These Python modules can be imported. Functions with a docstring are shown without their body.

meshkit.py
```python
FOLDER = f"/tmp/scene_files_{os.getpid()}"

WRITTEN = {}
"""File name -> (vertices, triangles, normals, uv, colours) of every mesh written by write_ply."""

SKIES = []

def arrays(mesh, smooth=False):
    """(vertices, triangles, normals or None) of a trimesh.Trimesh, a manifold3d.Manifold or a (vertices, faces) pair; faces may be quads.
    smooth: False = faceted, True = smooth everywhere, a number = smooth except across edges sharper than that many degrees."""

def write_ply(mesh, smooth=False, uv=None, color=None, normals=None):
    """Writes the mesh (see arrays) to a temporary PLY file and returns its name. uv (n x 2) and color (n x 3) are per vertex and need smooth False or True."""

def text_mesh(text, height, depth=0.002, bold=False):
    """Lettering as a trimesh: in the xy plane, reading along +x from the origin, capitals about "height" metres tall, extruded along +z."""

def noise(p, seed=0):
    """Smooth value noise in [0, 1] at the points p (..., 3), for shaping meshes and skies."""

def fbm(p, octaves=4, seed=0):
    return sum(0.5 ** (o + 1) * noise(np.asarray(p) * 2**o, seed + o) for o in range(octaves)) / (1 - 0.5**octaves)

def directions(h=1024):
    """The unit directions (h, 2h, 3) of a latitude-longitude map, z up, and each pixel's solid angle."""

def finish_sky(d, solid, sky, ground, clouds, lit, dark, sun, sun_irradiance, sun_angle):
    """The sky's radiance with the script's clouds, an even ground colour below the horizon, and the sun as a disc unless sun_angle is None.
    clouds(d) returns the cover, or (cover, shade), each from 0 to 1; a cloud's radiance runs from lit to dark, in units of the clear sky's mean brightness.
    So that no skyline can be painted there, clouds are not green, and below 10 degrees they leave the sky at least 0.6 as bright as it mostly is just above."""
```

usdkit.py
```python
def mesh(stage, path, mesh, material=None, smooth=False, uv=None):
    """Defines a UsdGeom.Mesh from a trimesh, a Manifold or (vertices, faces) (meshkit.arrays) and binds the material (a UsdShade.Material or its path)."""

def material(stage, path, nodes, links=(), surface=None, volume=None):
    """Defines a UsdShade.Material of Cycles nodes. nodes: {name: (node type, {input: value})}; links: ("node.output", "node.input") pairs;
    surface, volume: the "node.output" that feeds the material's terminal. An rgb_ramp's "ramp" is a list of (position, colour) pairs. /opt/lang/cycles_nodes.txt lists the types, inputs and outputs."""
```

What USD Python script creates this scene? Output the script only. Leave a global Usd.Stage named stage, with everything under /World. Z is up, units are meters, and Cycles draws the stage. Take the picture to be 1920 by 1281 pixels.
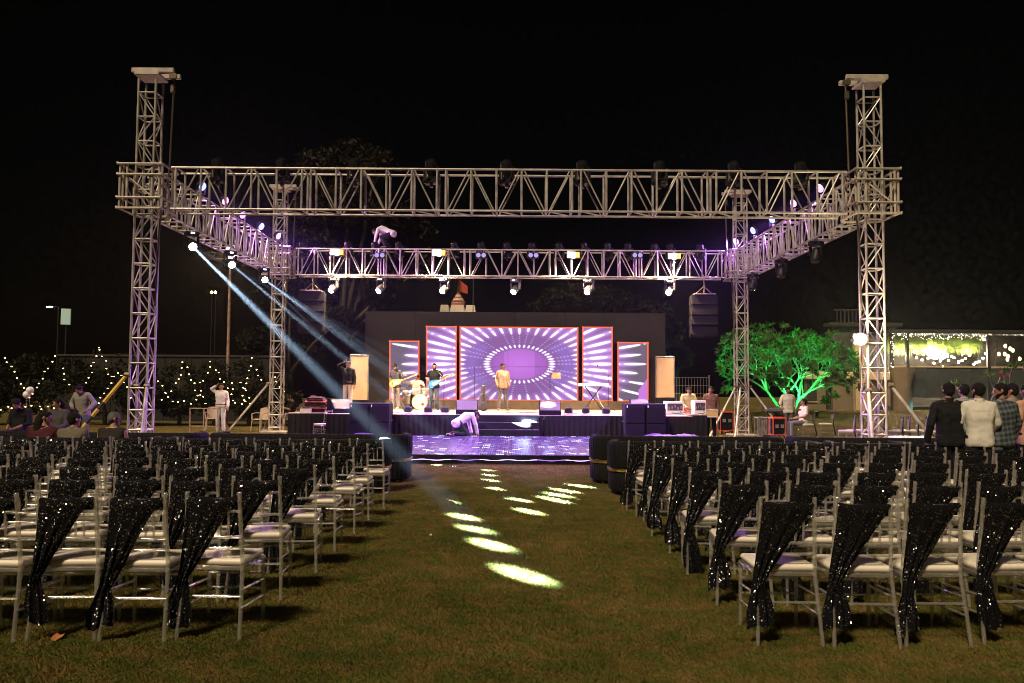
import math, random, re
import numpy as np, trimesh, usdkit, meshkit
import manifold3d as m3
from pxr import Usd, UsdGeom, UsdLux, UsdShade, Gf, Sdf, Vt

random.seed(7)
RNG = np.random.default_rng(7)
stage = Usd.Stage.CreateInMemory()
UsdGeom.SetStageUpAxis(stage, UsdGeom.Tokens.z)
UsdGeom.SetStageMetersPerUnit(stage, 1.0)
UsdGeom.Xform.Define(stage, '/World')
UsdGeom.Scope.Define(stage, '/World/Looks')
UsdGeom.Scope.Define(stage, '/World/Lights')

# ------------------------------------------------------------------ camera
EYE = np.array([0.0, 0.0, 1.58]); FPX = 1600.0; PITCH = math.radians(3.2); ROLL = 0.0068
_f = np.array([0, math.cos(PITCH), math.sin(PITCH)]); _r0 = np.array([1.0, 0, 0]); _u0 = np.array([0, -math.sin(PITCH), math.cos(PITCH)])
_r = math.cos(ROLL) * _r0 + math.sin(ROLL) * _u0; _u = -math.sin(ROLL) * _r0 + math.cos(ROLL) * _u0
cam = UsdGeom.Camera.Define(stage, '/World/camera')
cam.AddTransformOp().Set(Gf.Matrix4d(*_r, 0, *_u, 0, *(-_f), 0, *EYE, 1))
cam.CreateHorizontalApertureAttr(36.0); cam.CreateVerticalApertureAttr(24.02)
cam.CreateFocalLengthAttr(36.0 * FPX / 1920); cam.CreateExposureAttr(0.0)

def at(u, v, Y):
    """The point at depth Y (metres from the lens along the lawn) that was measured at this spot of the photograph."""
    d = _f + _r * (u - 960) / FPX + _u * (640.5 - v) / FPX
    return EYE + d * (Y / d[1])

# ------------------------------------------------------------------ sky, and the venue's high floodlight behind the camera
usdkit.material(stage, '/World/Looks/night_sky', {
    's': ('sky_texture', {'sky_type': 'single_scattering', 'sun_disc': False, 'sun_elevation': 0.02, 'sun_rotation': math.pi}),
    'b': ('background_shader', {'strength': 0.0006})}, [('s.color', 'b.color')], surface='b.background')
dome = UsdLux.DomeLight.Define(stage, '/World/sky')
UsdShade.MaterialBindingAPI.Apply(dome.GetPrim()).Bind(UsdShade.Material.Get(stage, '/World/Looks/night_sky'))
dome.GetPrim().SetCustomDataByKey('kind', 'structure')

def look_at(prim, pos, target):
    z = np.asarray(pos, float) - np.asarray(target, float); z /= np.linalg.norm(z)
    x = np.cross([0, 0, 1.0] if abs(z[2]) < .99 else [0, 1.0, 0], z); x /= np.linalg.norm(x); y = np.cross(z, x)
    UsdGeom.Xformable(prim).AddTransformOp().Set(Gf.Matrix4d(*map(float, x), 0, *map(float, y), 0, *map(float, z), 0, *map(float, pos), 1))

SUN_I = 0.95
sun = UsdLux.DistantLight.Define(stage, '/World/Lights/high_floodlight')
sun.CreateIntensityAttr(SUN_I); sun.CreateAngleAttr(8.0); sun.CreateNormalizeAttr(True); sun.CreateColorAttr(Gf.Vec3f(1.0, .80, .54))
look_at(sun, (-.36, -.64, .80), (0, 0, 0))

_ln = [0]
def spot(pos, target, power, color, half_angle, soft=.3, radius=.05):
    _ln[0] += 1
    l = UsdLux.SphereLight.Define(stage, '/World/Lights/lamp_%03d' % _ln[0])
    l.CreateIntensityAttr(float(power)); l.CreateRadiusAttr(float(radius)); l.CreateNormalizeAttr(True); l.CreateColorAttr(Gf.Vec3f(*map(float, color)))
    s = UsdLux.ShapingAPI.Apply(l.GetPrim()); s.CreateShapingConeAngleAttr(float(half_angle)); s.CreateShapingConeSoftnessAttr(float(soft))
    look_at(l, pos, target)
    return l
def bulb(pos, power, color, radius=.06):
    _ln[0] += 1
    l = UsdLux.SphereLight.Define(stage, '/World/Lights/lamp_%03d' % _ln[0])
    l.CreateIntensityAttr(float(power)); l.CreateRadiusAttr(float(radius)); l.CreateNormalizeAttr(True); l.CreateColorAttr(Gf.Vec3f(*map(float, color)))
    l.AddTranslateOp().Set(Gf.Vec3d(*map(float, pos)))
    return l

# ------------------------------------------------------------------ helpers
_names = {}
def numbered(parent, name):
    k = _names.get((parent, name), 0); _names[(parent, name)] = k + 1
    return name if k == 0 else '%s_%03d' % (name, k)
def setcd(p, label=None, cat=None, group=None, kind=None):
    for k, v in (('label', label), ('category', cat), ('group', group), ('kind', kind)):
        if v: p.SetCustomDataByKey(k, v)
    return p
def obj(name, mesh, mat, parent=None, smooth=35, label=None, cat=None, group=None, kind=None):
    par = str(parent.GetPath()) if parent is not None else '/World'
    if isinstance(mesh, G): mesh = mesh.tm()
    p = usdkit.mesh(stage, par + '/' + numbered(par, name), mesh, mat, smooth=smooth).GetPrim()
    return setcd(p, label, cat, group, kind)
def thing(name, label, cat, loc=(0, 0, 0), rz=0.0, group=None):
    x = UsdGeom.Xform.Define(stage, '/World/' + numbered('/World', name))
    x.AddTranslateOp().Set(Gf.Vec3d(*map(float, loc))); x.AddRotateZOp().Set(float(rz))
    return setcd(x.GetPrim(), label, cat, group)
def part_group(name, parent, label=None):
    x = UsdGeom.Xform.Define(stage, str(parent.GetPath()) + '/' + numbered(str(parent.GetPath()), name))
    return setcd(x.GetPrim(), label)
def dup(src, label, loc, rz=0.0, group=None, name=None):
    base = name or re.sub(r'_\d\d\d$', '', src.GetName())
    r = thing(base, label, src.GetCustomDataByKey('category'), loc, rz, group or src.GetCustomDataByKey('group'))
    r.GetReferences().AddInternalReference(src.GetPath()); r.SetInstanceable(True)
    return r

def basis(d):
    d = np.asarray(d, float); d = d / (np.linalg.norm(d) + 1e-12)
    a = np.cross(d, [0, 0, 1.0] if abs(d[2]) < .9 else [1.0, 0, 0]); a /= np.linalg.norm(a)
    return a, np.cross(d, a), d

class G:
    def __init__(s): s.v = []; s.f = []; s.n = 0
    def add(s, v, f):
        v = np.asarray(v, float).reshape(-1, 3); f = np.asarray(f, int)
        if f.shape[1] == 4: f = np.vstack([f[:, [0, 1, 2]], f[:, [0, 2, 3]]])
        s.v.append(v); s.f.append(f + s.n); s.n += len(v); return s
    def tmesh(s, m): return s.add(m.vertices, m.faces)
    def man(s, m):
        q = m.to_mesh(); return s.add(q.vert_properties[:, :3], q.tri_verts)
    def box(s, c, d, bev=0.0, rot=None):
        c = np.asarray(c, float); h = np.asarray(d, float) / 2
        if bev <= 0:
            m = trimesh.creation.box(h * 2); v, f = np.array(m.vertices), m.faces
        else:
            b = min(bev, h.min() * .6); pts = []
            for sx in (-1, 1):
                for sy in (-1, 1):
                    for sz in (-1, 1):
                        for k in range(3):
                            q = h - b; q[k] = h[k]; pts.append(q * (sx, sy, sz))
            m = trimesh.convex.convex_hull(np.array(pts)); v, f = np.array(m.vertices), m.faces
        if rot is not None: v = v @ np.asarray(rot).T
        return s.add(v + c, f)
    def bar(s, p0, p1, w, h, up=(0, 0, 1)):
        p0 = np.asarray(p0, float); p1 = np.asarray(p1, float); d = p1 - p0; L = np.linalg.norm(d); d = d / L
        a = np.cross(d, up); a = a / (np.linalg.norm(a) + 1e-9); b = np.cross(a, d)
        return s.box((p0 + p1) / 2, (w, L, h), rot=np.stack([a, d, b], 1))
    def path(s, pts, r, n=8, caps=True):
        p = np.asarray(pts, float); k = len(p); r = np.broadcast_to(np.asarray(r, float), (k,))
        t = np.gradient(p, axis=0); a, b, _ = basis(t[0]); V = []
        ang = np.arange(n) * 2 * np.pi / n
        for i in range(k):
            ti = t[i] / (np.linalg.norm(t[i]) + 1e-12)
            a = a - ti * (a @ ti); a /= np.linalg.norm(a) + 1e-12; b = np.cross(ti, a)
            V.append(p[i] + r[i] * (np.cos(ang)[:, None] * a + np.sin(ang)[:, None] * b))
        V = np.concatenate(V); F = []
        for i in range(k - 1):
            for j in range(n):
                j2 = (j + 1) % n; F += [(i * n + j, i * n + j2, (i + 1) * n + j2), (i * n + j, (i + 1) * n + j2, (i + 1) * n + j)]
        if caps:
            for j in range(1, n - 1): F += [(0, j + 1, j), ((k - 1) * n, (k - 1) * n + j, (k - 1) * n + j + 1)]
        return s.add(V, F)
    def tube(s, p0, p1, r, n=8, r1=None): return s.path([p0, p1], [r, r if r1 is None else r1], n)
    def lathe(s, prof, n=16, o=(0, 0, 0), axis=(0, 0, 1)):
        a, b, d = basis(axis); prof = np.asarray(prof, float); ang = np.arange(n) * 2 * np.pi / n; o = np.asarray(o, float)
        V = np.concatenate([o + d * z + r * (np.cos(ang)[:, None] * a + np.sin(ang)[:, None] * b) for r, z in prof]); F = []
        for i in range(len(prof) - 1):
            for j in range(n):
                j2 = (j + 1) % n; F += [(i * n + j, i * n + j2, (i + 1) * n + j2), (i * n + j, (i + 1) * n + j2, (i + 1) * n + j)]
        k = len(prof)
        for j in range(1, n - 1): F += [(0, j + 1, j), ((k - 1) * n, (k - 1) * n + j, (k - 1) * n + j + 1)]
        return s.add(V, F)
    def ball(s, c, r, sub=2, sc=(1, 1, 1)):
        m = trimesh.creation.icosphere(sub, 1.0); return s.add(np.array(m.vertices) * r * np.asarray(sc) + np.asarray(c), m.faces)
    def grid(s, P):
        P = np.asarray(P, float); a, b = P.shape[:2]; i, j = np.meshgrid(np.arange(a - 1), np.arange(b - 1), indexing='ij')
        q = np.stack([i * b + j, i * b + j + 1, (i + 1) * b + j + 1, (i + 1) * b + j], -1).reshape(-1, 4)
        return s.add(P.reshape(-1, 3), q)
    def quad(s, a, b, c, d): return s.add([a, b, c, d], [[0, 1, 2, 3]])
    def xf(s, M):
        M = np.asarray(M, float); s.v = [x @ M[:3, :3].T + M[:3, 3] for x in s.v]; return s
    def tm(s): return (np.concatenate(s.v), np.concatenate(s.f))

def frame(o, x, y, z):
    M = np.eye(4); M[:3, 0] = x; M[:3, 1] = y; M[:3, 2] = z; M[:3, 3] = o; return M

# ------------------------------------------------------------------ materials
LOOK = {}
def M(name, color, rough=.5, metal=0.0, var=.15, scale=6.0, bump=0.0, bscale=None, color2=None, spec=.5, coat=0.0, sheen=0.0, emit=None, estr=0.0, detail=4.0):
    c = np.array(color, float); c1 = c * (1 - var); c2 = np.array(color2, float) if color2 is not None else np.minimum(c * (1 + var), 1)
    nodes = {'t': ('texture_coordinate', {}), 'n': ('noise_texture', {'scale': scale, 'detail': detail, 'roughness': .6}),
             'r': ('rgb_ramp', {'ramp': [(.3, tuple(c1)), (.7, tuple(c2))]}),
             'p': ('principled_bsdf', {'roughness': rough, 'metallic': metal, 'specular_ior_level': spec, 'coat_weight': coat, 'sheen_weight': sheen})}
    links = [('t.object', 'n.vector'), ('n.fac', 'r.fac'), ('r.color', 'p.base_color')]
    if bump > 0:
        nodes['n2'] = ('noise_texture', {'scale': bscale or scale * 4, 'detail': 3.0}); nodes['b'] = ('bump', {'strength': bump, 'distance': .02})
        links += [('t.object', 'n2.vector'), ('n2.fac', 'b.height'), ('b.normal', 'p.normal')]
    if emit is not None:
        nodes['p'][1].update(emission_color=tuple(emit), emission_strength=float(estr))
    LOOK[name] = usdkit.material(stage, '/World/Looks/' + name, nodes, links, surface='p.BSDF')
    return LOOK[name]
def EM(name, color, strength):
    LOOK[name] = usdkit.material(stage, '/World/Looks/' + name, {'e': ('emission', {'color': tuple(color), 'strength': float(strength)})}, surface='e.emission')
    return LOOK[name]

M('truss_paint', (.25, .225, .195), .42, .25, color2=(.50, .475, .44), scale=4.0, bump=.08)
M('truss_rust', (.20, .12, .07), .65, .2, color2=(.40, .30, .22), scale=5.0, bump=.2)
M('plate_paint', (.30, .26, .21), .55, .1, color2=(.46, .42, .36), scale=4.0, bump=.1)
M('dark_cable', (.012, .012, .012), .6)
M('chain_steel', (.10, .08, .06), .5, .6)
M('fixture_black', (.009, .009, .010), .5, 0, spec=.25, bump=.1, scale=20)
M('fixture_grey', (.06, .06, .065), .4, .2)
M('dark_glass', (.01, .01, .012), .06, 0, coat=.5)
M('black_cloth', (.010, .0085, .013), .8, 0, var=.3, scale=3, spec=.2)
M('velvet', (.005, .005, .006), .8, 0, var=.3, scale=5, spec=.15)
M('gold', (.85, .60, .22), .22, 1.0, scale=10)
M('wood_stage', (.30, .24, .17), .55, 0, color2=(.46, .38, .28), scale=2.0, bump=.15, bscale=20)
M('speaker_black', (.006, .006, .008), .7, 0, spec=.1, bump=.3, scale=40, bscale=220)
M('cover_cream', (.32, .215, .135), .7, 0, var=.1, scale=3, bump=.25, bscale=6)
M('white_plastic', (.72, .70, .66), .4, 0, var=.06)
M('beige_plastic', (.46, .36, .28), .45, 0, var=.1)
M('red_paint', (.42, .05, .03), .45, 0, var=.2)
M('white_enamel', (.75, .74, .72), .3, 0, var=.05)
M('steel', (.55, .55, .56), .3, .9, scale=10)
M('yellow_paint', (.62, .42, .06), .5, 0, var=.2, scale=8)
M('black_paint', (.015, .015, .015), .5, 0)
EM('lens_white', (1, .97, .94), 25.0)
EM('lens_warm', (1, .78, .45), 70.0)
EM('flood_glow', (1, .80, .52), 18.0)
EM('flood_edge', (1, .25, .06), 4.0)
EM('par_blue', (.22, .26, 1.0), 3.6)
EM('par_pink', (.95, .34, .85), 3.0)
EM('par_violet', (.55, .28, 1.0), 3.2)
EM('fairy', (1, .64, .25), 10.0)
EM('indicator', (.8, .85, 1), 3.0)
ORD = 'first second third fourth fifth sixth seventh eighth ninth tenth eleventh twelfth thirteenth fourteenth fifteenth sixteenth seventeenth eighteenth nineteenth twentieth'.split()

# ------------------------------------------------------------------ lawn
def smooth01(x): x = np.clip(x, 0, 1); return x * x * (3 - 2 * x)
def lawn_z(x, y):
    z = .62 * smooth01((y - 31.5) / 8) * smooth01((x - 8.5) / 5)
    return z + .02 * (meshkit.noise(np.stack([x * .35, y * .35, 0 * x], -1), 3) - .5) * (y > 30)
xs = np.concatenate([np.linspace(-70, -12, 40), np.linspace(-11, 11, 100), np.linspace(12, 70, 60)]); ys = np.concatenate([np.linspace(-12, 16, 100), np.linspace(16.5, 60, 90), np.linspace(62, 130, 30)])
X, Y = np.meshgrid(xs, ys, indexing='ij')
P = np.stack([X, Y, lawn_z(X, Y)], -1)
usdkit.material(stage, '/World/Looks/lawn', {
    'g': ('geometry', {}), 'n1': ('noise_texture', {'scale': .9, 'detail': 5.0, 'roughness': .65}), 'n2': ('noise_texture', {'scale': 45.0, 'detail': 3.0}), 'n3': ('noise_texture', {'scale': 260.0, 'detail': 2.0}), 'n4': ('noise_texture', {'scale': 5.0, 'detail': 4.0}), 'r4': ('rgb_ramp', {'ramp': [(.38, (.72, .92, .62)), (.62, (1.22, 1.0, 1.05))]}), 'm4': ('mix', {'mix_type': 'multiply', 'fac': 1.0}),
    'r1': ('rgb_ramp', {'ramp': [(.35, (.105, .095, .028)), (.52, (.165, .132, .044)), (.68, (.215, .155, .062))]}),
    'r2': ('rgb_ramp', {'ramp': [(.3, (.35, .35, .35)), (.7, (1.25, 1.2, 1.1))]}),
    'mx': ('mix', {'mix_type': 'multiply', 'fac': 1.0}), 'b': ('bump', {'strength': .9, 'distance': .03}), 'p': ('principled_bsdf', {'roughness': .85, 'specular_ior_level': .15})},
    [('g.position', 'n1.vector'), ('g.position', 'n2.vector'), ('g.position', 'n3.vector'), ('n1.fac', 'r1.fac'), ('n2.fac', 'r2.fac'), ('g.position', 'n4.vector'), ('n4.fac', 'r4.fac'), ('r1.color', 'm4.color1'), ('r4.color', 'm4.color2'), ('m4.color', 'mx.color1'), ('r2.color', 'mx.color2'), ('mx.color', 'p.base_color'), ('n3.fac', 'b.height'), ('b.normal', 'p.normal')], surface='p.BSDF')
LOOK['lawn'] = UsdShade.Material.Get(stage, '/World/Looks/lawn')
obj('lawn', G().grid(P.transpose(1, 0, 2)), LOOK['lawn'], smooth=True, kind='structure')
# ------------------------------------------------------------------ truss goal-post rig
HW = 8.25; YF = 19.27; YR = 30.35; ZB, ZT = 5.58, 6.52; CX = -.09   # half width, front and rear lines, bottom and top of the beams
T = LOOK['truss_paint']
def tower(label, cx, cy, top, side, group='truss towers of the stage rig'):
    t = thing('truss_tower', label, 'truss tower', (cx, cy, 0), 0, group)
    w = .195; r = .027
    for sx in (-1, 1):
        for sy in (-1, 1): obj('chord', G().tube((sx * w, sy * w, .06), (sx * w, sy * w, top - .15), r, 10), T, t)
    obj('base_plate', G().box((0, 0, .03), (.9, .9, .06), .01), LOOK['plate_paint'], t)
    zs = np.concatenate([[.18, .62, 1.06], np.arange(1.55, top - .2, .56)])
    for k, z in enumerate(zs):
        for a, b in (((-w, -w), (w, -w)), ((-w, w), (w, w)), ((-w, -w), (-w, w)), ((w, -w), (w, w))):
            obj('horizontal_brace', G().tube((*a, z), (*b, z), .019 if k > 2 else .022, 6), T, t)
        if k + 1 < len(zs):
            z2 = zs[k + 1]
            if k < 2:
                for y in (-w, w):
                    obj('diagonal_brace', G().tube((-w, y, z), (w, y, z2), .014, 6), T, t); obj('diagonal_brace', G().tube((w, y, z), (-w, y, z2), .014, 6), T, t)
                continue
            s = 1 if (k % 2) ^ (side > 0) else -1
            for y in (-w, w): obj('diagonal_brace', G().tube((-s * w, y, z), (s * w, y, z2), .015, 6), T, t)
            for x in (-w, w): obj('diagonal_brace', G().tube((x, -s * w, z), (x, s * w, z2), .015, 6), T, t)
    # head plate with pulley
    h = G().box((0, 0, top - .055), (.56, .56, .07), .012); obj('head_block', h, LOOK['plate_paint'], t)
    for sy in (-.2, .2): obj('head_beam', G().box((-side * .12, sy, top + .035), (.96, .09, .11), .012), LOOK['plate_paint'], t)
    obj('pulley', G().lathe([(.03, -.03), (.09, -.03), (.07, 0), (.09, .03), (.03, .03)], 14, (-side * .5, 0, top - .02), (0, 1, 0)), LOOK['chain_steel'], t)
    obj('hoist_chain', G().path([(-side * .53, 0, top - .05), (-side * .5, 0.02, ZT + 1.2), (-side * .48, 0, ZT + .02), (-side * .30, -.02, ZB - .3), (-side * .25, -.02, 3.4)], .022, 6), LOOK['chain_steel'], t)
    obj('hoist_motor', G().box((-side * .5, 0, top - .32), (.10, .10, .2), .02), LOOK['chain_steel'], t)
    return t
def sleeve(label, cx, cy, side, fr):
    t = thing('sleeve_block', label, 'truss sleeve', (cx, cy, 0), 0, 'sleeve blocks that climb the truss towers')
    R = LOOK['plate_paint']; o = .44; z0, z1 = ZB - .03, ZT + .03
    for a in (-o, -.28, .28, o):
        for b in (-o, o):
            obj('upright', G().tube((a, b, z0), (a, b, z1), .028, 8), R, t)
            if abs(a) < o: obj('upright', G().tube((b, a, z0), (b, a, z1), .028, 8), R, t)
    for z in (z0, z0 + .24, z1 - .24, z1):
        for b in (-o - .045, o + .045):
            obj('cross_bar', G().tube((-o - .05, b, z), (o + .05, b, z), .028, 8), R, t); obj('cross_bar', G().tube((b, -o - .05, z + .02), (b, o + .05, z + .02), .028, 8), R, t)
    for b in (-o, o):
        obj('diagonal_brace', G().tube((-.3, b, z1 - .25), (.3, b, z0 + .25), .018, 6), R, t)
        obj('diagonal_brace', G().tube((b, -.3, z1 - .25), (b, .3, z0 + .25), .018, 6), R, t)
    obj('end_frame', G().box((-side * .60, 0, (z0 + z1) / 2), (.05, .66, z1 - z0), .0).box((0, -fr * .60, (z0 + z1) / 2), (.66, .05, z1 - z0)) if False else
        G().bar((-side * .61, -.3, z0), (-side * .61, -.3, z1), .10, .05).bar((-side * .61, .3, z0), (-side * .61, .3, z1), .10, .05).bar((-.3, fr * .61, z0), (-.3, fr * .61, z1), .05, .1).bar((.3, fr * .61, z0), (.3, fr * .61, z1), .05, .1), LOOK['truss_rust'], t)
    return t
def beam(label, p0, p1, sections, group='box truss beams'):
    """A box truss from p0 to p1 (its middle line at height ZB..ZT)."""
    p0 = np.array(p0, float); p1 = np.array(p1, float); L = np.linalg.norm(p1 - p0); rz = math.degrees(math.atan2(p1[1] - p0[1], p1[0] - p0[0]))
    t = thing('truss_beam', label, 'truss beam', (p0[0], p0[1], ZB), rz, group)
    H = ZT - ZB; W = .28; r = .026
    for y in (-W, W):
        for z in (0, H): obj('chord', G().tube((0, y, z), (L, y, z), r, 10), T, t)
    sl = L / sections; k = 0
    for s in range(sections):
        nb = max(3, round((sl - .2) / .56)); a0 = s * sl + .1; bw = (sl - .2) / nb
        for j in range(nb + 1):
            x = a0 + j * bw
            for y in (-W, W): obj('vertical_post', G().tube((x, y, 0), (x, y, H), .026, 8), T, t)
            for z in (0, H): obj('cross_member', G().tube((x, -W, z), (x, W, z), .020, 6), T, t)
            if j < nb:
                up = (k % 2 == 0); k += 1
                for y in (-W, W): obj('diagonal_brace', G().tube((x + .05, y, 0 if up else H), (x + bw - .05, y, H if up else 0), .017, 6), T, t)
                if j % 2 == 0: obj('cross_member', G().tube((x, -W, 0), (x + bw, W, 0), .015, 6), T, t)
    return t
TWR = {}
TWR['lf'] = tower('tall lattice truss tower at front left above the sofas', CX - HW, YF, 8.74, -1)
TWR['rf'] = tower('tall lattice truss tower at front right with a glaring lamp on it', CX + HW, YF, 8.70, 1)
TWR['lr'] = tower('purple lit lattice truss tower at back left beside the hanging loudspeakers', CX - HW, YR, 8.74, -1)
TWR['rr'] = tower('purple lit lattice truss tower at back right in front of the green tree', CX + HW, YR, 8.66, 1)
sleeve('weathered sleeve block around the front left truss tower', CX - HW, YF, -1, 1)
sleeve('weathered sleeve block around the front right truss tower', CX + HW, YF, 1, 1)
sleeve('sleeve block around the back left truss tower beside the big tree', CX - HW, YR, -1, -1)
sleeve('sleeve block around the back right truss tower above the green tree', CX + HW, YR, 1, -1)
beam('front horizontal box truss beam spanning between the two tall front towers', (CX - HW + .64, YF, 0), (CX + HW - .64, YF, 0), 5)
beam('rear horizontal box truss beam with four glaring floodlights, above the stage', (CX - HW + .64, YR, 0), (CX + HW - .64, YR, 0), 5)
beam('left side box truss beam running back over the light beams', (CX - HW, YF + .64, 0), (CX - HW, YR - .64, 0), 4)
beam('right side box truss beam running back above the green tree', (CX + HW, YF + .64, 0), (CX + HW, YR - .64, 0), 4)
def brace(label, p0, p1, striped=False):
    t = thing('outrigger_brace', label, 'brace', p1, 0, 'slanted braces that hold up the truss towers')
    d = np.array(p0) - np.array(p1)
    if not striped: obj('brace_tube', G().tube((0, 0, .03), d, .036, 8), T, t)
    else:
        n = 12
        for k in range(n): obj('stripe', G().tube(d * k / n + (0, 0, .03 * (k == 0)), d * (k + 1) / n, .04, 8), LOOK['yellow_paint' if k % 2 == 0 or k > 8 else 'black_paint'], t)
    obj('foot_plate', G().box((0, 0, .015), (.2, .2, .03), .005), LOOK['plate_paint'], t); obj('clamp', G().lathe([(.03, -.06), (.06, -.05), (.06, .05), (.03, .06)], 8, d, (1, 0, 0)), LOOK['chain_steel'], t)
FL, FR, RL, RR = CX - HW, CX + HW, CX - HW, CX + HW
brace('yellow and black striped brace slanting left from front left tower', (FL - .25, YF - .2, 1.85), (FL - 1.55, YF - .6, 0), True)
brace('plain steel brace leaning right from the foot of front left tower', (FL + .2, YF - .2, 1.6), (FL + .55, YF - 1.3, 0))
brace('thin steel brace behind the foot of front left tower', (FL - .2, YF + .2, 1.6), (FL - .45, YF + 1.3, 0))
brace('thick steel brace slanting right from front right tower to the chairs', (FR + .3, YF - .2, 1.72), (FR + 1.42, YF - .6, 0))
brace('steel brace leaning left at the foot of front right tower', (FR - .2, YF - .2, 1.6), (FR - .55, YF - 1.3, 0))
brace('thin steel brace behind the foot of front right tower', (FR + .2, YF + .2, 1.6), (FR + .45, YF + 1.3, 0))
brace('purple lit brace slanting left from back left tower beside man in lilac', (RL - .25, YR - .2, 1.72), (RL - 1.45, YR - .8, 0))
brace('dim brace behind back left tower beside the plastic chair', (RL - .2, YR + .2, 1.72), (RL - .8, YR + 1.4, 0))
brace('purple lit brace slanting left from back right tower to the mixing table', (RR - .25, YR - .2, 1.72), (RR - 1.25, YR - .6, 0))
brace('purple lit brace steeply in front of back right tower', (RR - .1, YR - .25, 1.72), (RR - .62, YR - 1.5, 0))
brace('purple lit brace slanting right from back right tower to the red case', (RR + .25, YR - .2, 1.72), (RR + 1.35, YR - .7, 0))
brace('dim brace behind back right tower near the stacked poles', (RR + .2, YR + .2, 1.72), (RR + .8, YR + 1.4, 0))
# ------------------------------------------------------------------ stage
usdkit.material(stage, '/World/Looks/led_print', {'a': ('attribute', {'attribute': 'col'}), 'e': ('emission', {'strength': 1.0})}, [('a.color', 'e.color')], surface='e.emission')
LOOK['led_print'] = UsdShade.Material.Get(stage, '/World/Looks/led_print')
EM('led_border', (1.0, .16, .07), 1.25)
M('backdrop_cloth', (.012, .0085, .008), .85, 0, var=.2, scale=1.5, bump=.2, bscale=5)
M('riser_cloth', (.085, .060, .040), .85, 0, var=.25, scale=2.5, bump=.35, bscale=6)
SF, SB, SZ = 26.0, 34.0, .80
st = thing('stage', 'raised concert stage with pale plank deck and black pleated skirt', 'stage', (0, 0, 0))
W0, W1 = -5.6, 5.5
nb = 14
for k in range(nb):
    a = SF + (SB - SF) * k / nb
    obj('deck_board', G().box(((W0 + W1) / 2, a + (SB - SF) / nb / 2, SZ - .03), (W1 - W0, (SB - SF) / nb - .012, .06), .006), LOOK['wood_stage'], st)
obj('deck_frame', G().box(((W0 + W1) / 2, (SF + SB) / 2 + .05, SZ / 2 - .06), (W1 - W0 - .1, SB - SF - .2, SZ - .1)), LOOK['black_paint'], st)
def pleats(x0, x1, z0, z1, y, pitch=.16, amp=.035, along='x', seed=0):
    n = int(abs(x1 - x0) / .02); t = np.linspace(0, 1, n); zz = np.linspace(1, 0, 7); rg = np.random.default_rng(seed)
    ph = np.cumsum(rg.uniform(.7, 1.3, n)) * (.02 / pitch) * 2 * np.pi
    a = amp * rg.uniform(.6, 1.2, n); a = np.convolve(a, np.ones(9) / 9, 'same')
    Pp = np.zeros((7, n, 3))
    for i, q in enumerate(zz):
        fl = .35 + .65 * (1 - q)
        s = x0 + (x1 - x0) * t; o = -(np.sin(ph) * .7 + .3 * np.sin(2.3 * ph)) * a * fl - .02
        if along == 'x': Pp[i, :, 0] = s; Pp[i, :, 1] = y + o
        else: Pp[i, :, 1] = s; Pp[i, :, 0] = y + o
        Pp[i, :, 2] = z0 + (z1 - z0) * q
    return G().grid(Pp)
obj('skirt', pleats(W0, -1.05, .02, SZ - .01, SF - .03, seed=1), LOOK['black_cloth'], st, smooth=True)
obj('skirt', pleats(.85, W1, .02, SZ - .01, SF - .03, seed=2), LOOK['black_cloth'], st, smooth=True)
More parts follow.
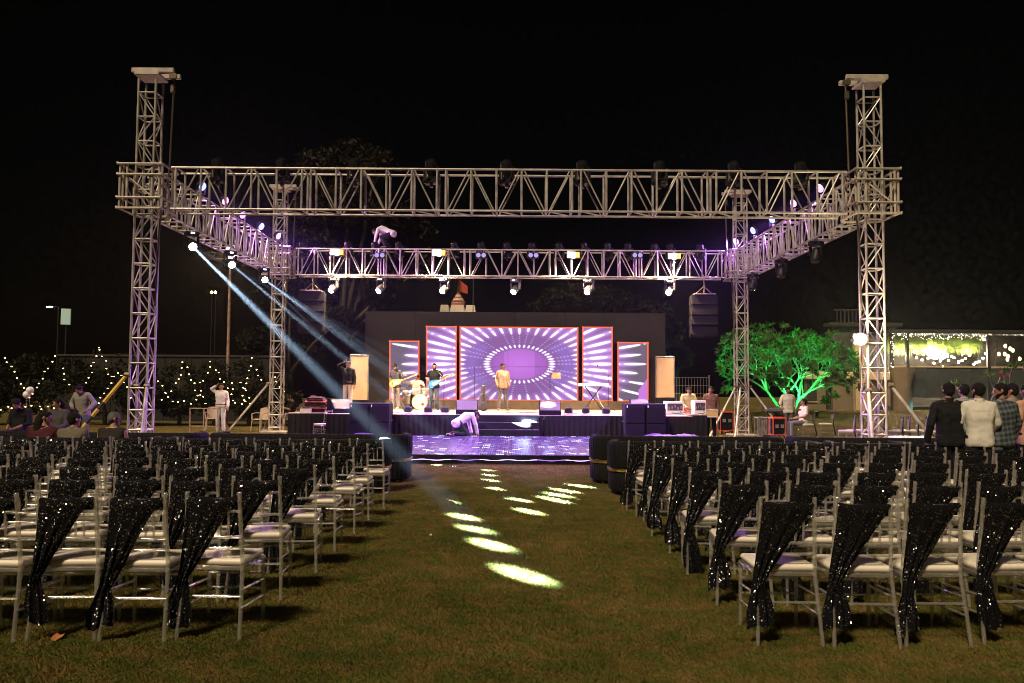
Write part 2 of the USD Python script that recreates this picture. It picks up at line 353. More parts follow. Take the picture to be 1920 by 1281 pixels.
obj('skirt', pleats(SF, SB, .02, SZ - .01, W0 - .0, along='y', seed=3), LOOK['black_cloth'], st, smooth=True)
for k in range(3):
    obj('step', G().box((-.1, SF - .42 + .28 * k - .14 + .0, (.20 + .2 * (k + 1)) / 2 - .004 * (3 - k)), (1.86, .30, .20 + .2 * (k + 1)), .015), LOOK['black_cloth'], st)
bw = thing('backdrop_wall', 'tall dark backdrop wall behind the glowing screens on stage', 'backdrop wall')
a = at(686, 584, 34.3); b = at(1247, 588, 34.3)
npn = 6
for k in range(npn):
    x0 = a[0] + (b[0] - a[0]) * k / npn; x1 = a[0] + (b[0] - a[0]) * (k + 1) / npn
    obj('panel', G().box(((x0 + x1) / 2, 34.3, a[2] / 2 + .2), (x1 - x0 - .006, .12, a[2] - .4), .004), LOOK['backdrop_cloth'], bw)
obj('rear_frame', G().box(((a[0] + b[0]) / 2, 34.46, a[2] / 2), (b[0] - a[0] - .4, .16, a[2] - .5)), LOOK['black_paint'], bw)
ri = thing('screen_riser', 'long low riser draped in brown cloth under the screens', 'riser')
obj('drape', pleats(-4.9, 5.15, SZ + .004, 1.14, 33.30, pitch=.7, amp=.02, seed=9), LOOK['riser_cloth'], ri, smooth=True)
obj('top', G().box((.12, 33.62, 1.10), (10.0, .6, .06), .01), LOOK['riser_cloth'], ri)
obj('frame', G().box((.12, 33.70, .93), (9.9, .5, .24)), LOOK['black_paint'], ri)

def lin(c): c = np.asarray(c, float) / 255; return np.where(c < .04045, c / 12.92, ((c + .055) / 1.055) ** 2.4)
def ray_pattern(u, v):
    """The moving picture on the screens: rays of white dashes round a violet oval."""
    dx = (u - 974) / 52.0; dy = (v - 683) / 28.5; r = np.hypot(dx, dy); th = np.arctan2(dy, dx)
    n = 44; k = np.round(th / (2 * np.pi / n)); dth = np.abs(th - k * 2 * np.pi / n); ki = (k.astype(int)) % n
    hsh = (np.sin(ki * 12.9898 + 4.1) * 43758.5453) % 1.0; hs2 = (np.sin(ki * 78.233 + 1.7) * 12543.123) % 1.0
    px = np.hypot(52 * np.sin(th), 28.5 * np.cos(th)); lat = dth * r * px     # distance across the ray in photo pixels
    base = lin((146, 100, 166)) * np.ones(u.shape + (1,)); base = base * (1 + .42 * np.clip((r - 2.0) / .7, 0, 1) - .55 * np.clip((r - 3.0) / 1.2, 0, 1))[..., None]
    grey = lin((118, 104, 120)); f = (np.clip((r - 3.7) / .5, 0, 1) * .9)[..., None]; base = base * (1 - f) + grey * f
    low = np.clip((v - 704) / 12, 0, 1) * np.clip((932 - u) / 14, 0, 1) * (u > 862); base = base * (1 - .6 * low[..., None]) + lin((150, 112, 165)) * (.6 * low[..., None])
    base = base + lin((96, 105, 210))[None] * (np.exp(-((r - 1.75) / .28) ** 2) * .30 * (np.abs(dx) > .7 * r))[..., None]
    I = np.zeros(u.shape)
    def dash(r0, r1, wid, s=1.0):
        e = np.maximum(np.maximum(r0 - r, r - r1), 0) * np.maximum(px, 20) * .9
        rm = (r0 + r1) / 2; hl = np.maximum((r1 - r0) / 2, .02); d = np.hypot(e, lat) - wid * 1.25 * np.sqrt(np.clip(1 - ((r - rm) / (hl * 1.05)) ** 2, .06, 1))
        return s * (1 / (1 + np.exp(np.clip(d * 2.4, -20, 20))))
    I += dash(1.09, 1.27, 1.15, 1.3)
    for q in np.arange(1.42, 2.0, .13): I += dash(q, q + .02, .6, .45 * (hs2 > .35))
    s0 = 1.95 + .25 * hsh; l0 = .30 + .25 * hs2
    I += dash(s0, s0 + l0, 1.35, 1.5)
    s1 = s0 + l0 + .13; l1 = .55 + .35 * hsh; I += dash(s1, s1 + l1, 1.75, 1.8)
    s2 = s1 + l1 + .25; I += dash(s2, s2 + .05, 1.2, 1.2)
    s3 = s2 + .25; l3 = .5 + .4 * hs2; I += dash(s3, s3 + l3, 1.5, 1.6)
    lim = 4.05 + .35 * hs2; s4 = s3 + l3 + .14; I += dash(s4, np.maximum(np.minimum(s4 + .5, lim), s4 + .02), 1.3, 1.5 * (s4 < lim))
    I += dash(4.62 + .3 * hsh, 4.66 + .3 * hsh, 1.0, .9 * (ki % 2 == 0))
    vert = np.clip(np.abs(dy) / np.maximum(r, .1), 0, 1)
    I *= np.where(r < 1.02, 0, 1) * (1 - .78 * low)
    glow = np.exp(-(lat / 4.5) ** 2) * np.clip((r - 1.9) * 2, 0, 1) * np.clip((4.3 - r) * 2, 0, 1)
    col = base + lin((190, 165, 220)) * (.75 * glow)[..., None] + np.array([1.0, .93, 1.08]) * I[..., None] * 1.15
    ins = 1 / (1 + np.exp(np.clip((r - 1.0) * 45, -30, 30))); oval = lin((190, 116, 214)) * (1 - .18 * (np.abs(dx) > .55) - .28 * (np.abs(v - 688) < .8) - .12 * (np.abs(u - 952) < .8))[..., None]
    oval = oval * (1 + .25 * np.clip(1 - r, 0, 1))[..., None]
    col = col * (1 - ins[..., None]) + oval * ins[..., None]
    corner = ((u - 1197) + (v - 752) * -.0 > 0) & ((u - 1185) > (748 - v) * .75) & (u > 1150)
    col = np.where(corner[..., None], lin((205, 130, 225)), col)
    c2 = (u < 735) & (v > 715); col = np.where(c2[..., None], lin((190, 175, 240)), col)
    return col
def screen(label, u0, v0, u1, v1, Yd, n):
    t = thing('led_screen', label, 'screen', (0, 0, 0), 0, 'upright screens along the back of the stage')
    A, B, C, D = at(u0, v0, Yd), at(u1, v0 + (u1 - u0) * .007, Yd), at(u1, v1 + (u1 - u0) * .007, Yd), at(u0, v1, Yd)
    nu = max(2, int((u1 - u0) * n)); nv = max(2, int((v1 - v0) * n)); s = np.linspace(0, 1, nu)[None, :, None]; q = np.linspace(0, 1, nv)[:, None, None]
    Pp = A * (1 - s) * (1 - q) + B * s * (1 - q) + C * s * q + D * (1 - s) * q
    U = u0 + (u1 - u0) * np.linspace(0, 1, nu)[None, :] + 0 * q[..., 0]; V = v0 + (v1 - v0) * np.linspace(0, 1, nv)[:, None] + (U - u0) * .007
    g = G().grid(Pp); p = obj('display', g, LOOK['led_print'], t, smooth=False)
    UsdGeom.PrimvarsAPI(p).CreatePrimvar('col', Sdf.ValueTypeNames.Color3fArray, 'vertex').Set(Vt.Vec3fArray.FromNumpy(ray_pattern(U, V).reshape(-1, 3).astype(np.float32)))
    w = .033
    for a_, b_ in ((A, B), (B, C), (C, D), (D, A)):
        d = (b_ - a_) / np.linalg.norm(b_ - a_)
        obj('border_light', G().bar(a_ - d * w, b_ + d * w, .05, .066, up=(0, 1, 0)), LOOK['led_border'], t)
    c = (A + B + C + D) / 4
    obj('cabinet', G().box(c + (0, .09, 0), (abs(B[0] - A[0]) + .04, .14, abs(A[2] - D[2]) + .04), .01), LOOK['fixture_black'], t)
    return t
screen('short narrow screen at the far left behind the guitar player', 731, 640, 785, 748, 33.6, 1.6)
screen('tall narrow screen left of the large middle screen, behind the bass player', 800, 612.5, 855, 749, 33.6, 1.6)
screen('large wide middle screen with a violet oval ringed by white rays', 863, 613.5, 1083, 750, 33.55, 1.6)
screen('tall narrow screen right of the large middle screen, behind the keyboard', 1093, 614, 1147.5, 751, 33.6, 1.6)
screen('short narrow grey screen at far right beside the tall covered speaker', 1159, 642.5, 1214.5, 752, 33.6, 1.6)

# ------------------------------------------------------------------ glowing dance floor
usdkit.material(stage, '/World/Looks/led_tile', {
    'g': ('geometry', {}),
    'bk': ('brick_texture', {'scale': 1.0, 'brick_width': .24, 'row_height': .30, 'mortar_size': .035, 'offset': .5, 'color1': (0, 0, 0), 'color2': (1, 1, 1), 'mortar': (0, 0, 0), 'bias': 0.0}),
    'v': ('mapping', {'scale': (1.67, 1.67, 1.67)}), 'wn': ('noise_texture', {'scale': 2.2, 'detail': 1.0}),
    'mm': ('math', {'math_type': 'multiply_add', 'value2': 1.1, 'value3': -.55}), 'ad': ('math', {'math_type': 'add'}),
    'dots': ('brick_texture', {'scale': 1.0, 'brick_width': .050, 'row_height': .15, 'mortar_size': .012, 'offset': 0.0, 'color1': (1, 1, 1), 'color2': (1, 1, 1), 'mortar': (.25, .25, .25)}),
    'r': ('rgb_ramp', {'ramp': [(.0, (.070, .024, .23)), (.45, (.085, .030, .30)), (.56, (.12, .06, .42)), (.74, (.20, .13, .62)), (.91, (.36, .29, .90)), (.98, (1.3, 1.25, 1.7))]}),
    'mx': ('mix', {'mix_type': 'multiply', 'fac': .8}),
    'p': ('principled_bsdf', {'base_color': (.02, .015, .03), 'roughness': .20, 'specular_ior_level': .3, 'emission_strength': 1.35})},
    [('g.position', 'bk.vector'), ('g.position', 'wn.vector'), ('g.position', 'dots.vector'), ('wn.fac', 'mm.value1'), ('bk.color', 'ad.value1'), ('mm.value', 'ad.value2'), ('ad.value', 'r.fac'), ('r.color', 'mx.color1'), ('dots.color', 'mx.color2'), ('mx.color', 'p.emission_color')], surface='p.BSDF')
LOOK['led_tile'] = UsdShade.Material.Get(stage, '/World/Looks/led_tile')
EM('strip_violet', (.62, .22, 1.0), 1.6); EM('strip_bright', (.80, .45, 1.0), 2.6)
df = thing('dance_floor', 'low glossy dance floor of glowing violet tiles before the stage', 'dance floor')
DF0, DF1 = 18.0, 25.2
for i in range(10):
    for j in range(12):
        obj('tile', G().box((-3.0 + .6 * (i + .5) - .06, DF0 + .6 * (j + .5), .19), (.572, .572, .03), .004), LOOK['led_tile'], df, smooth=False)
obj('plinth', G().box((-.06, (DF0 + DF1) / 2, .0875), (6.0, DF1 - DF0, .17)), LOOK['black_paint'], df)
for k in range(10):
    obj('side_panel', G().box((-3.06 + .6 * (k + .5), DF0 - .015, .10), (.594, .024, .195), .004), LOOK['speaker_black'], df)
    x = np.linspace(-3.06 + .6 * k, -3.06 + .6 * (k + 1), 9); zz = .098 - .020 * np.sin((x + 3.06) / .6 * np.pi) ** 2 + .01
    obj('strip_light', G().path(np.stack([x, 0 * x + DF0 - .04, zz], 1), .0075, 6), LOOK['strip_bright' if k % 3 else 'strip_violet'], df)
obj('seam_frame', G().box((-.06, (DF0 + DF1) / 2, .182), (6.02, DF1 - DF0 + .02, .018)), LOOK['fixture_black'], df)

# ------------------------------------------------------------------ chairs
usdkit.material(stage, '/World/Looks/clear_acrylic', {
    't': ('transparent_bsdf', {'color': (.93, .93, .92)}), 'g': ('glossy_bsdf', {'color': (.97, .96, .94), 'roughness': .20}), 'lw': ('layer_weight', {'blend': .38}), 'mr': ('map_range', {'from_min': 0.0, 'from_max': 1.0, 'to_min': .10, 'to_max': .50}),
    'p': ('principled_bsdf', {'base_color': (.92, .88, .80), 'roughness': .10, 'specular_ior_level': .9, 'transmission_weight': .70, 'coat_weight': 1.0, 'coat_roughness': .10}),
    'm': ('mix_closure', {'fac': .36}), 'm2': ('mix_closure', {})}, [('t.BSDF', 'm.closure1'), ('p.BSDF', 'm.closure2'), ('lw.facing', 'mr.value'), ('mr.result', 'm2.fac'), ('m.closure', 'm2.closure1'), ('g.BSDF', 'm2.closure2')], surface='m2.closure')
LOOK['clear_acrylic'] = UsdShade.Material.Get(stage, '/World/Looks/clear_acrylic')
M('seat_leatherette', (.70, .64, .54), .45, 0, var=.06, scale=8, bump=.05)
usdkit.material(stage, '/World/Looks/sequin_cloth', {
    'tc': ('texture_coordinate', {}), 'oi': ('object_info', {}), 'off': ('vector_math', {'math_type': 'add'}), 'g': ('geometry', {}),
    'vo': ('voronoi_texture', {'scale': 110.0}), 'cs': ('vector_math', {'math_type': 'subtract', 'vector2': (.5, .5, .5)}), 'sc': ('vector_math', {'math_type': 'scale', 'scale': 1.15}),
    'ad': ('vector_math', {'math_type': 'add'}), 'nm': ('vector_math', {'math_type': 'normalize'}),
    'sep': ('separate_xyz', {}), 'th': ('math', {'math_type': 'greater_than', 'value2': .73}), 'dt': ('math', {'math_type': 'less_than', 'value2': .42}), 'mu': ('math', {'math_type': 'multiply'}),
    'p1': ('principled_bsdf', {'base_color': (.004, .004, .005), 'roughness': .85, 'specular_ior_level': .08}),
    'p2': ('principled_bsdf', {'base_color': (.58, .58, .60), 'metallic': 1.0, 'roughness': .30}),
    'vo2': ('voronoi_texture', {'scale': 34.0}), 'cs2': ('vector_math', {'math_type': 'subtract', 'vector2': (.5, .5, .5)}), 'sc2': ('vector_math', {'math_type': 'scale', 'scale': .9}), 'ad2': ('vector_math', {'math_type': 'add'}), 'nm2': ('vector_math', {'math_type': 'normalize'}), 'sep2': ('separate_xyz', {}), 'th2': ('math', {'math_type': 'greater_than', 'value2': .52}), 'dt2': ('math', {'math_type': 'less_than', 'value2': .17}), 'mu2': ('math', {'math_type': 'multiply'}), 'p3': ('principled_bsdf', {'base_color': (1, 1, 1), 'metallic': 1.0, 'roughness': .34}), 'mm': ('mix_closure', {}),
    'm': ('mix_closure', {})},
    [('tc.object', 'off.vector1'), ('oi.location', 'off.vector2'), ('off.vector', 'vo.vector'), ('vo.color', 'cs.vector1'), ('cs.vector', 'sc.vector1'), ('g.normal', 'ad.vector1'), ('sc.vector', 'ad.vector2'), ('ad.vector', 'nm.vector1'), ('nm.vector', 'p2.normal'),
     ('vo.color', 'sep.vector'), ('sep.x', 'th.value1'), ('vo.distance', 'dt.value1'), ('th.value', 'mu.value1'), ('dt.value', 'mu.value2'), ('mu.value', 'm.fac'), ('p1.BSDF', 'm.closure1'), ('p2.BSDF', 'm.closure2'),
     ('off.vector', 'vo2.vector'), ('vo2.color', 'cs2.vector1'), ('cs2.vector', 'sc2.vector1'), ('g.normal', 'ad2.vector1'), ('sc2.vector', 'ad2.vector2'), ('ad2.vector', 'nm2.vector1'), ('nm2.vector', 'p3.normal'), ('vo2.color', 'sep2.vector'), ('sep2.y', 'th2.value1'), ('vo2.distance', 'dt2.value1'), ('th2.value', 'mu2.value1'), ('dt2.value', 'mu2.value2'), ('mu2.value', 'mm.fac'), ('m.closure', 'mm.closure1'), ('p3.BSDF', 'mm.closure2')], surface='mm.closure')
LOOK['sequin_cloth'] = UsdShade.Material.Get(stage, '/World/Looks/sequin_cloth')
AC = LOOK['clear_acrylic']
def ypost(z): return -.275 + (z / .45) * .085 if z < .45 else -.19 - (z - .45) / .47 * .055
def xpost(z): return .200 - .02 * min(z / .45, 1) - .013 * max(0, (z - .45) / .47)
def make_chair(label):
    t = thing('banquet_chair', label, 'chair', (0, 0, 0), 0, 'clear acrylic chairs set out in rows on the lawn')
    for s in (-1, 1):
        zz = np.array([0, .06, .15, .22, .235, .25, .38, .395, .41, .47, .56, .575, .59, .70, .715, .73, .85, .865, .88, .92])
        rr = np.where(np.isin(zz, [.235, .395, .575, .715, .865]), .0175, .0135); rr[0] = .012; rr[-1] = .0155
        obj('rear_leg', G().path([(s * xpost(z), ypost(z), z) for z in zz], rr, 8), AC, t, smooth=True)
        zf = np.array([0, .06, .2, .215, .23, .36, .375, .39, .44]); rf = np.where(np.isin(zf, [.215, .375]), .0175, .0135); rf[0] = .012
        obj('front_leg', G().path([(s * .185, .19 + .01 * (1 - z / .44), z) for z in zf], rf, 8), AC, t, smooth=True)
    obj('seat_frame', G().box((0, 0, .435), (.40, .40, .035), .012), AC, t, smooth=40)
    c = m3.Manifold.batch_hull([m3.Manifold.sphere(.022, 16).translate((sx * .168, sy * .172 + .0, .475)) for sx in (-1, 1) for sy in (-1, 1)] + [m3.Manifold.sphere(.1, 20).scale((1.2, 1.2, .2)).translate((0, 0, .49))])
    obj('cushion', c, LOOK['seat_leatherette'], t, smooth=50)
    for z, n in ((.875, 'top_rail'), (.80, 'back_rail'), (.635, 'back_rail'), (.565, 'back_rail')):
        x = xpost(z); y = ypost(z); obj(n, G().path([(-x, y, z), (-x * .5, y - .012, z), (0, y - .016, z), (x * .5, y - .012, z), (x, y, z)], .0105, 7), AC, t, smooth=True)
    for k in range(5):
        x = -.10 + .05 * k
        obj('spindle', G().path([(x, ypost(.8) - .012, .80), (x, ypost(.72) - .012, .715), (x, ypost(.635) - .012, .635)], [.006, .009, .006], 6), AC, t, smooth=True)
    for z in (.20, .31):
        for s in (-1, 1): obj('side_stretcher', G().tube((s * xpost(z), ypost(z), z), (s * .185, .19, z - .02), .0095, 7), AC, t, smooth=True)
    for z in (.23, .33): obj('front_stretcher', G().tube((-.185, .19, z), (.185, .19, z), .0095, 7), AC, t, smooth=True)
    obj('rear_stretcher', G().tube((-xpost(.27), ypost(.27), .27), (xpost(.27), ypost(.27), .27), .0095, 7), AC, t, smooth=True)
    return t
def sash_mesh(seed):
    rg = np.random.default_rng(seed); zg = .37 + rg.uniform(-.055, .045); zb = [.06, .10, .05, .13, .08, .04, .15, .03, .09, .07, .12, .05][(seed - 11) % 12]; ph = rg.uniform(0, 6, 4); tw = rg.uniform(-.035, .035); fl = rg.uniform(.7, 1.35); bow = rg.uniform(.82, 1.12)
    n = 26; t = np.linspace(0, 1, n); rows = []
    x0 = .160
    for z in (.81, .84, .872):                                      # short turned-over part in front of the top rail
        rows.append(np.stack([-x0 + 2 * x0 * t, ypost(z) + .016 + 0 * t, z + 0 * t + .004 * np.sin(t * 9 + ph[0])], 1))
    rows.append(np.stack([-x0 + 2 * x0 * t, ypost(.888) - .004 + 0 * t, .890 + .003 * np.sin(t * 9 + ph[0])], 1))
    for q in np.linspace(0, 1, 15):
        z = .878 + (zg - .878) * q
        xl = -x0 - (.215 - x0) * q ** 1.2; xr = x0 + (-.145 - x0) * (q ** bow)
        am = .004 + .018 * q ** 1.5; fold = np.sin(t * 2 * np.pi * (2.5 + 1.5 * q) + ph[1]) + .5 * np.sin(t * 2 * np.pi * 6 + ph[2])
        y = ypost(z) - .022 - .012 * np.sin(np.pi * t) - am * (1 + fold) * .6
        rows.append(np.stack([xl + (xr - xl) * t, y, z + .012 * (1 - q) * 0 - .03 * q * np.sin(np.pi * t)], 1))
    for q in np.linspace(.18, 1, 8):
        z = zg + (zb - zg) * q; wl = .036 + .040 * min(q * 1.6, 1) * fl; cx = -.18 + tw * q
        fold = np.sin(t * 2 * np.pi * 2.5 + ph[3]) + .4 * np.sin(t * 2 * np.pi * 5 + ph[2])
        y = ypost(zg) - .04 - .014 * fold * (.6 + .4 * q) - .02 * q
        rows.append(np.stack([cx - wl + 2 * wl * t, y, z - .03 * q * (t - .5) * (1 if seed % 2 else -1) - .012 * q * np.sin(t * 8 + ph[0])], 1))
    return G().grid(np.array(rows))
SASH = []
for k in range(6): SASH.append(None)
USED = {}
def put_chair(lab, x, y, rz, z=0.0, group='clear acrylic chairs set out in rows on the lawn'):
    if 'c' not in USED:
        USED['c'] = make_chair(lab); c = USED['c']
        c.GetAttribute('xformOp:translate').Set(Gf.Vec3d(x, y, z)); c.GetAttribute('xformOp:rotateZ').Set(float(rz)); return c
    return dup(USED['c'], lab, (x, y, z), rz, group)
def put_sash(lab, x, y, rz, k, z=0.0, group='black sequin sashes tied on the clear chairs'):
    if k not in USED:
        t = thing('chair_sash', lab, 'sash', (x, y, z), rz, group); obj('cloth', sash_mesh(k + 11), LOOK['sequin_cloth'], t, smooth=True); USED[k] = t; return t
    return dup(USED[k], lab, (x, y, z), rz, group)
rg = np.random.default_rng(21)
for side, x0, sgn, sp, nm in (('left', -1.88, -1, .452, 'left'), ('right', 1.735, 1, .468, 'right')):
    for i in range(7):
        yy = 5.62 + .985 * i; ncol = int((yy * .605 + .5 - abs(x0)) / sp) + 1
        for j in range(ncol):
            x = x0 + sgn * sp * j + rg.normal(0, .016) + (.02 if i % 2 else -.01) * sgn; y = yy + rg.normal(0, .03); rz = rg.normal(0, 3.2) + (3 if side == 'left' else -1.5)
            if side == 'right' and i == 6 and x > 5.9: continue
            put_chair('clear acrylic chair with cream seat, %s block, %s row from camera, %s from the aisle' % (nm, ORD[i], ORD[j]), x, y, rz)
            put_sash('black sequin sash, chair of %s block, %s row from camera, %s from aisle' % (nm, ORD[i], ORD[j]), x, y, rz, int(rg.integers(0, 12)))

# ------------------------------------------------------------------ sofas
def sofa(label, x0, x1, y0, dep=.86):
    L = abs(x1 - x0); cx = (x0 + x1) / 2
    t = thing('sofa', label, 'sofa', (cx, y0 + dep / 2, 0), 0, 'black velvet channel tufted sofas before the dance floor')
    hx, hy, rr = L / 2, dep / 2, .30
    def loop(off, n_arc=14, z=0, start=None):
        pts = []; N = []
        for cxx, cyy, a0 in ((hx - rr, -hy + rr, -90), (hx - rr, hy - rr, 0), (-hx + rr, hy - rr, 90), (-hx + rr, -hy + rr, 180)):
            for k in range(n_arc + 1):
                a = math.radians(a0 + 90 * k / n_arc); pts.append((cxx + rr * math.cos(a), cyy + rr * math.sin(a))); N.append((math.cos(a), math.sin(a)))
        return np.array(pts), np.array(N)
    pts, N = loop(0); pts = np.vstack([pts, pts[:1]]); N = np.vstack([N, N[:1]])
    s = np.concatenate([[0], np.cumsum(np.linalg.norm(np.diff(pts, axis=0), axis=1))]); ss = np.arange(0, s[-1], .0125)
    px = np.interp(ss, s, pts[:, 0]); py = np.interp(ss, s, pts[:, 1]); nx = np.interp(ss, s, N[:, 0]); ny = np.interp(ss, s, N[:, 1])
    ch = np.abs(np.sin(ss / .075 * np.pi)) ** .7 * .014
    def wall(prof, mask, rib=1.0):
        i = np.where(mask)[0]; out = []
        for o, z, kk in prof: out.append(np.stack([px[i] + nx[i] * (o + ch[i] * kk * rib), py[i] + ny[i] * (o + ch[i] * kk * rib), np.full(len(i), z)], 1))
        return G().grid(np.array(out))
    allm = np.ones(len(ss), bool); back = ~((py > hy - .05))
    closed = lambda g: g
    m_all = np.concatenate([np.arange(len(ss)), [0]])
    def ring(prof):
        out = []
        for o, z, kk in prof: out.append(np.stack([px[m_all] + nx[m_all] * (o + ch[m_all] * kk), py[m_all] + ny[m_all] * (o + ch[m_all] * kk), np.full(len(m_all), z)], 1))
        return G().grid(np.array(out)[:, ::-1])
    obj('base', ring([(-.2, .055, 0), (-.04, .055, 0), (-.015, .08, 1), (-.012, .22, 1), (-.02, .355, 1), (-.05, .36, 0), (-.3, .36, 0)]), LOOK['velvet'], t, smooth=True)
    obj('gold_band', ring([(-.03, .362, 0), (.012, .362, 0), (.014, .38, 0), (.014, .395, 0), (.012, .41, 0), (-.03, .41, 0)]), LOOK['gold'], t, smooth=30)
    i0 = np.where(back)[0]
    # roll so that the open front is at the ends of the path
    br = np.where(np.diff(i0) > 1)[0]; i0 = np.concatenate([i0[br[0] + 1:], i0[:br[0] + 1]]) if len(br) else i0
    prof = [(-.02, .412, 0), (.0, .43, 1), (.005, .62, 1), (.0, .755, 1), (-.03, .80, .8), (-.08, .815, .4), (-.13, .80, .4), (-.16, .75, 1), (-.165, .45, 1), (-.16, .41, 0)]
    out = np.array([np.stack([px[i0] + nx[i0] * (o + ch[i0] * k), py[i0] + ny[i0] * (o + ch[i0] * k), np.full(len(i0), z)], 1) for o, z, k in prof])
    obj('back', G().grid(out[:, ::-1]), LOOK['velvet'], t, smooth=True)
    nc = 2 if L < 3 else 3; cw = (L - .42) / nc
    for k in range(nc): obj('seat_cushion', G().box((-L / 2 + .21 + cw * (k + .5), .08, .44), (cw - .01, dep - .26, .14), .05), LOOK['velvet'], t, smooth=50)
    for sx in (-1, 1):
        for sy in (-1, 1): obj('leg', G().lathe([(.012, 0), (.02, .055)], 10, (sx * (hx - .18), sy * (hy - .15), 0)), LOOK['gold'], t)
    return t
sofa('nearer black sofa on the left, beside the aisle, behind the left chairs', -5.3, -1.86, 12.72)
sofa('nearer black sofa far left that three seated people lean on', -9.0, -5.4, 12.72)
sofa('farther black sofa on the left, beside the aisle, nearest the dance floor', -5.1, -1.72, 14.25)
sofa('farther black sofa far left, hidden mostly by the nearer one', -8.8, -5.25, 14.25)
sofa('nearer black sofa on the right, beside the aisle, behind the right chairs', 1.5, 4.72, 12.72)
sofa('nearer black sofa far right beside the standing men', 4.82, 6.1, 12.72)
sofa('farther black sofa on the right with gold band, nearest the dance floor', 1.36, 4.6, 14.25)
sofa('farther black sofa far right behind the standing men', 4.75, 7.9, 14.25)
# ------------------------------------------------------------------ stage lighting fixtures
def ground(u, v):
    a = at(u, v, 10.0); d = a - EYE; return EYE + d * (-EYE[2] / d[2])
def lathe_dir(prof, n, o, d): return G().lathe(prof, n, o, d)
def head_parts(t, aim, lens, sgn, body='fixture_black'):
    """base, yoke, head and lens of a moving light; the base is at the origin, sgn -1 hangs, +1 stands."""
    aim = np.asarray(aim, float); aim = aim / np.linalg.norm(aim)
    side = np.cross(aim, [0, 0, 1.0]); side /= np.linalg.norm(side); fw = np.cross([0, 0, 1.0], side)
    R = np.stack([side, -fw, [0, 0, 1.0]], 1)
    obj('base', G().box((0, 0, sgn * .06), (.34, .26, .12), .02, rot=R), LOOK[body], t)
    c = np.array([0, 0, sgn * .36])
    for s in (-1, 1):
        obj('yoke_arm', G().box(np.array([0, 0, sgn * .25]) + side * s * .165, (.045, .12, .26), .012, rot=R), LOOK[body], t)
    obj('head', lathe_dir([(.06, -.20), (.105, -.17), (.125, -.05), (.13, .10), (.118, .17), (.112, .185)], 16, c, aim), LOOK[body], t)
    obj('lens', lathe_dir([(.104, .176), (.098, .200), (.07, .213), (.02, .220)], 16, c, aim), LOOK[lens], t)
    obj('clamp', G().box((0, 0, -sgn * .04), (.08, .12, .08), .01), LOOK['chain_steel'], t)
    obj('display', G().box(np.array([0, 0, sgn * .06]) - R[:, 1] * .133, (.1, .008, .045), 0, rot=R), LOOK['indicator' if lens == 'lens_white' else 'dark_glass'], t)
    return c
# six hanging under the rear beam
RW = (.72, .74, 1.0)
for k, (u, tgt) in enumerate(zip((626, 715, 834, 967, 1104, 1256), ((-12, 23, .5), (-10.5, 23, .5), (-10, 23, .3), (-8, 22, .2), (-6, 22, .2), (-3.6, 22, .2)))):
    p = at(u, 522, YR - .1); p[2] = ZB - .07
    t = thing('moving_head_light', 'hanging moving head light with lit lens, %s from left under rear truss beam' % ORD[k], 'stage light', p, 0, 'moving head lights hanging under the rear truss beam')
    d = np.array([-.42, -.62, -.66]); c = head_parts(t, d, 'lens_white', -1, 'fixture_grey')
    q = p + c + d / np.linalg.norm(d) * .26
    if k >= 2: spot(q, tgt, 4200, RW, 1.1, .6, .04)
# three lit ones under the left side beam, each throwing a fan of narrow beams onto the lawn
FAN = [((362, 463), 21.7, [(840, 943), (872, 973), (895, 997), (925, 1027), (985, 1084)], 'nearest'),
       ((435, 497), 24.7, [(918, 884), (920, 893), (922, 903), (932, 919), (975, 940), (995, 963)], 'middle'),
       ((497, 525), 28.0, [(1090, 913), (1062, 922), (1050, 931), (1040, 939), (845, 873)], 'farthest')]
BW = (.58, .80, 1.0)
for (uv, Yd, pts, nm) in FAN:
    p = at(*uv, Yd); lens_c = p.copy(); mid = ground(*pts[len(pts) // 2]); d = mid - p; d /= np.linalg.norm(d)
    t = thing('moving_head_light', 'blazing white moving head light under left side truss, %s of three' % nm, 'stage light', p - d * .2 + (0, 0, .36), 0, 'moving head lights under the left side truss')
    c = head_parts(t, d, 'lens_white', -1)
    q = p + d * .12
    for g in pts:
        e = ground(*g); spot(q, e, 1000000 * (np.linalg.norm(e - q) / 18.0) ** 2, BW, .56 if nm == 'nearest' else .41, .9, .03)
    if nm == 'nearest':
        spot(q, at(985, 793, 25.7), 4000000, BW, .95, .4, .03); spot(q, at(1035, 762, 26.3), 260000, BW, .62, .4, .03)
        spot(q, ground(820, 873), 450000, BW, .45, .5, .03)
# three dark ones under the right side beam
for k, (u, v, Yd) in enumerate(((1530, 462, 22.3), (1465, 490, 25.4), (1411, 514, 28.6))):
    p = at(u, v, Yd); p[2] = ZB - .06
    t = thing('moving_head_light', 'unlit moving head light hanging under right side truss, %s of three' % ('nearest', 'middle', 'farthest')[k], 'stage light', p, 0, 'moving head lights under the right side truss')
    head_parts(t, (-.25, -.2, -.95), 'dark_glass', -1)
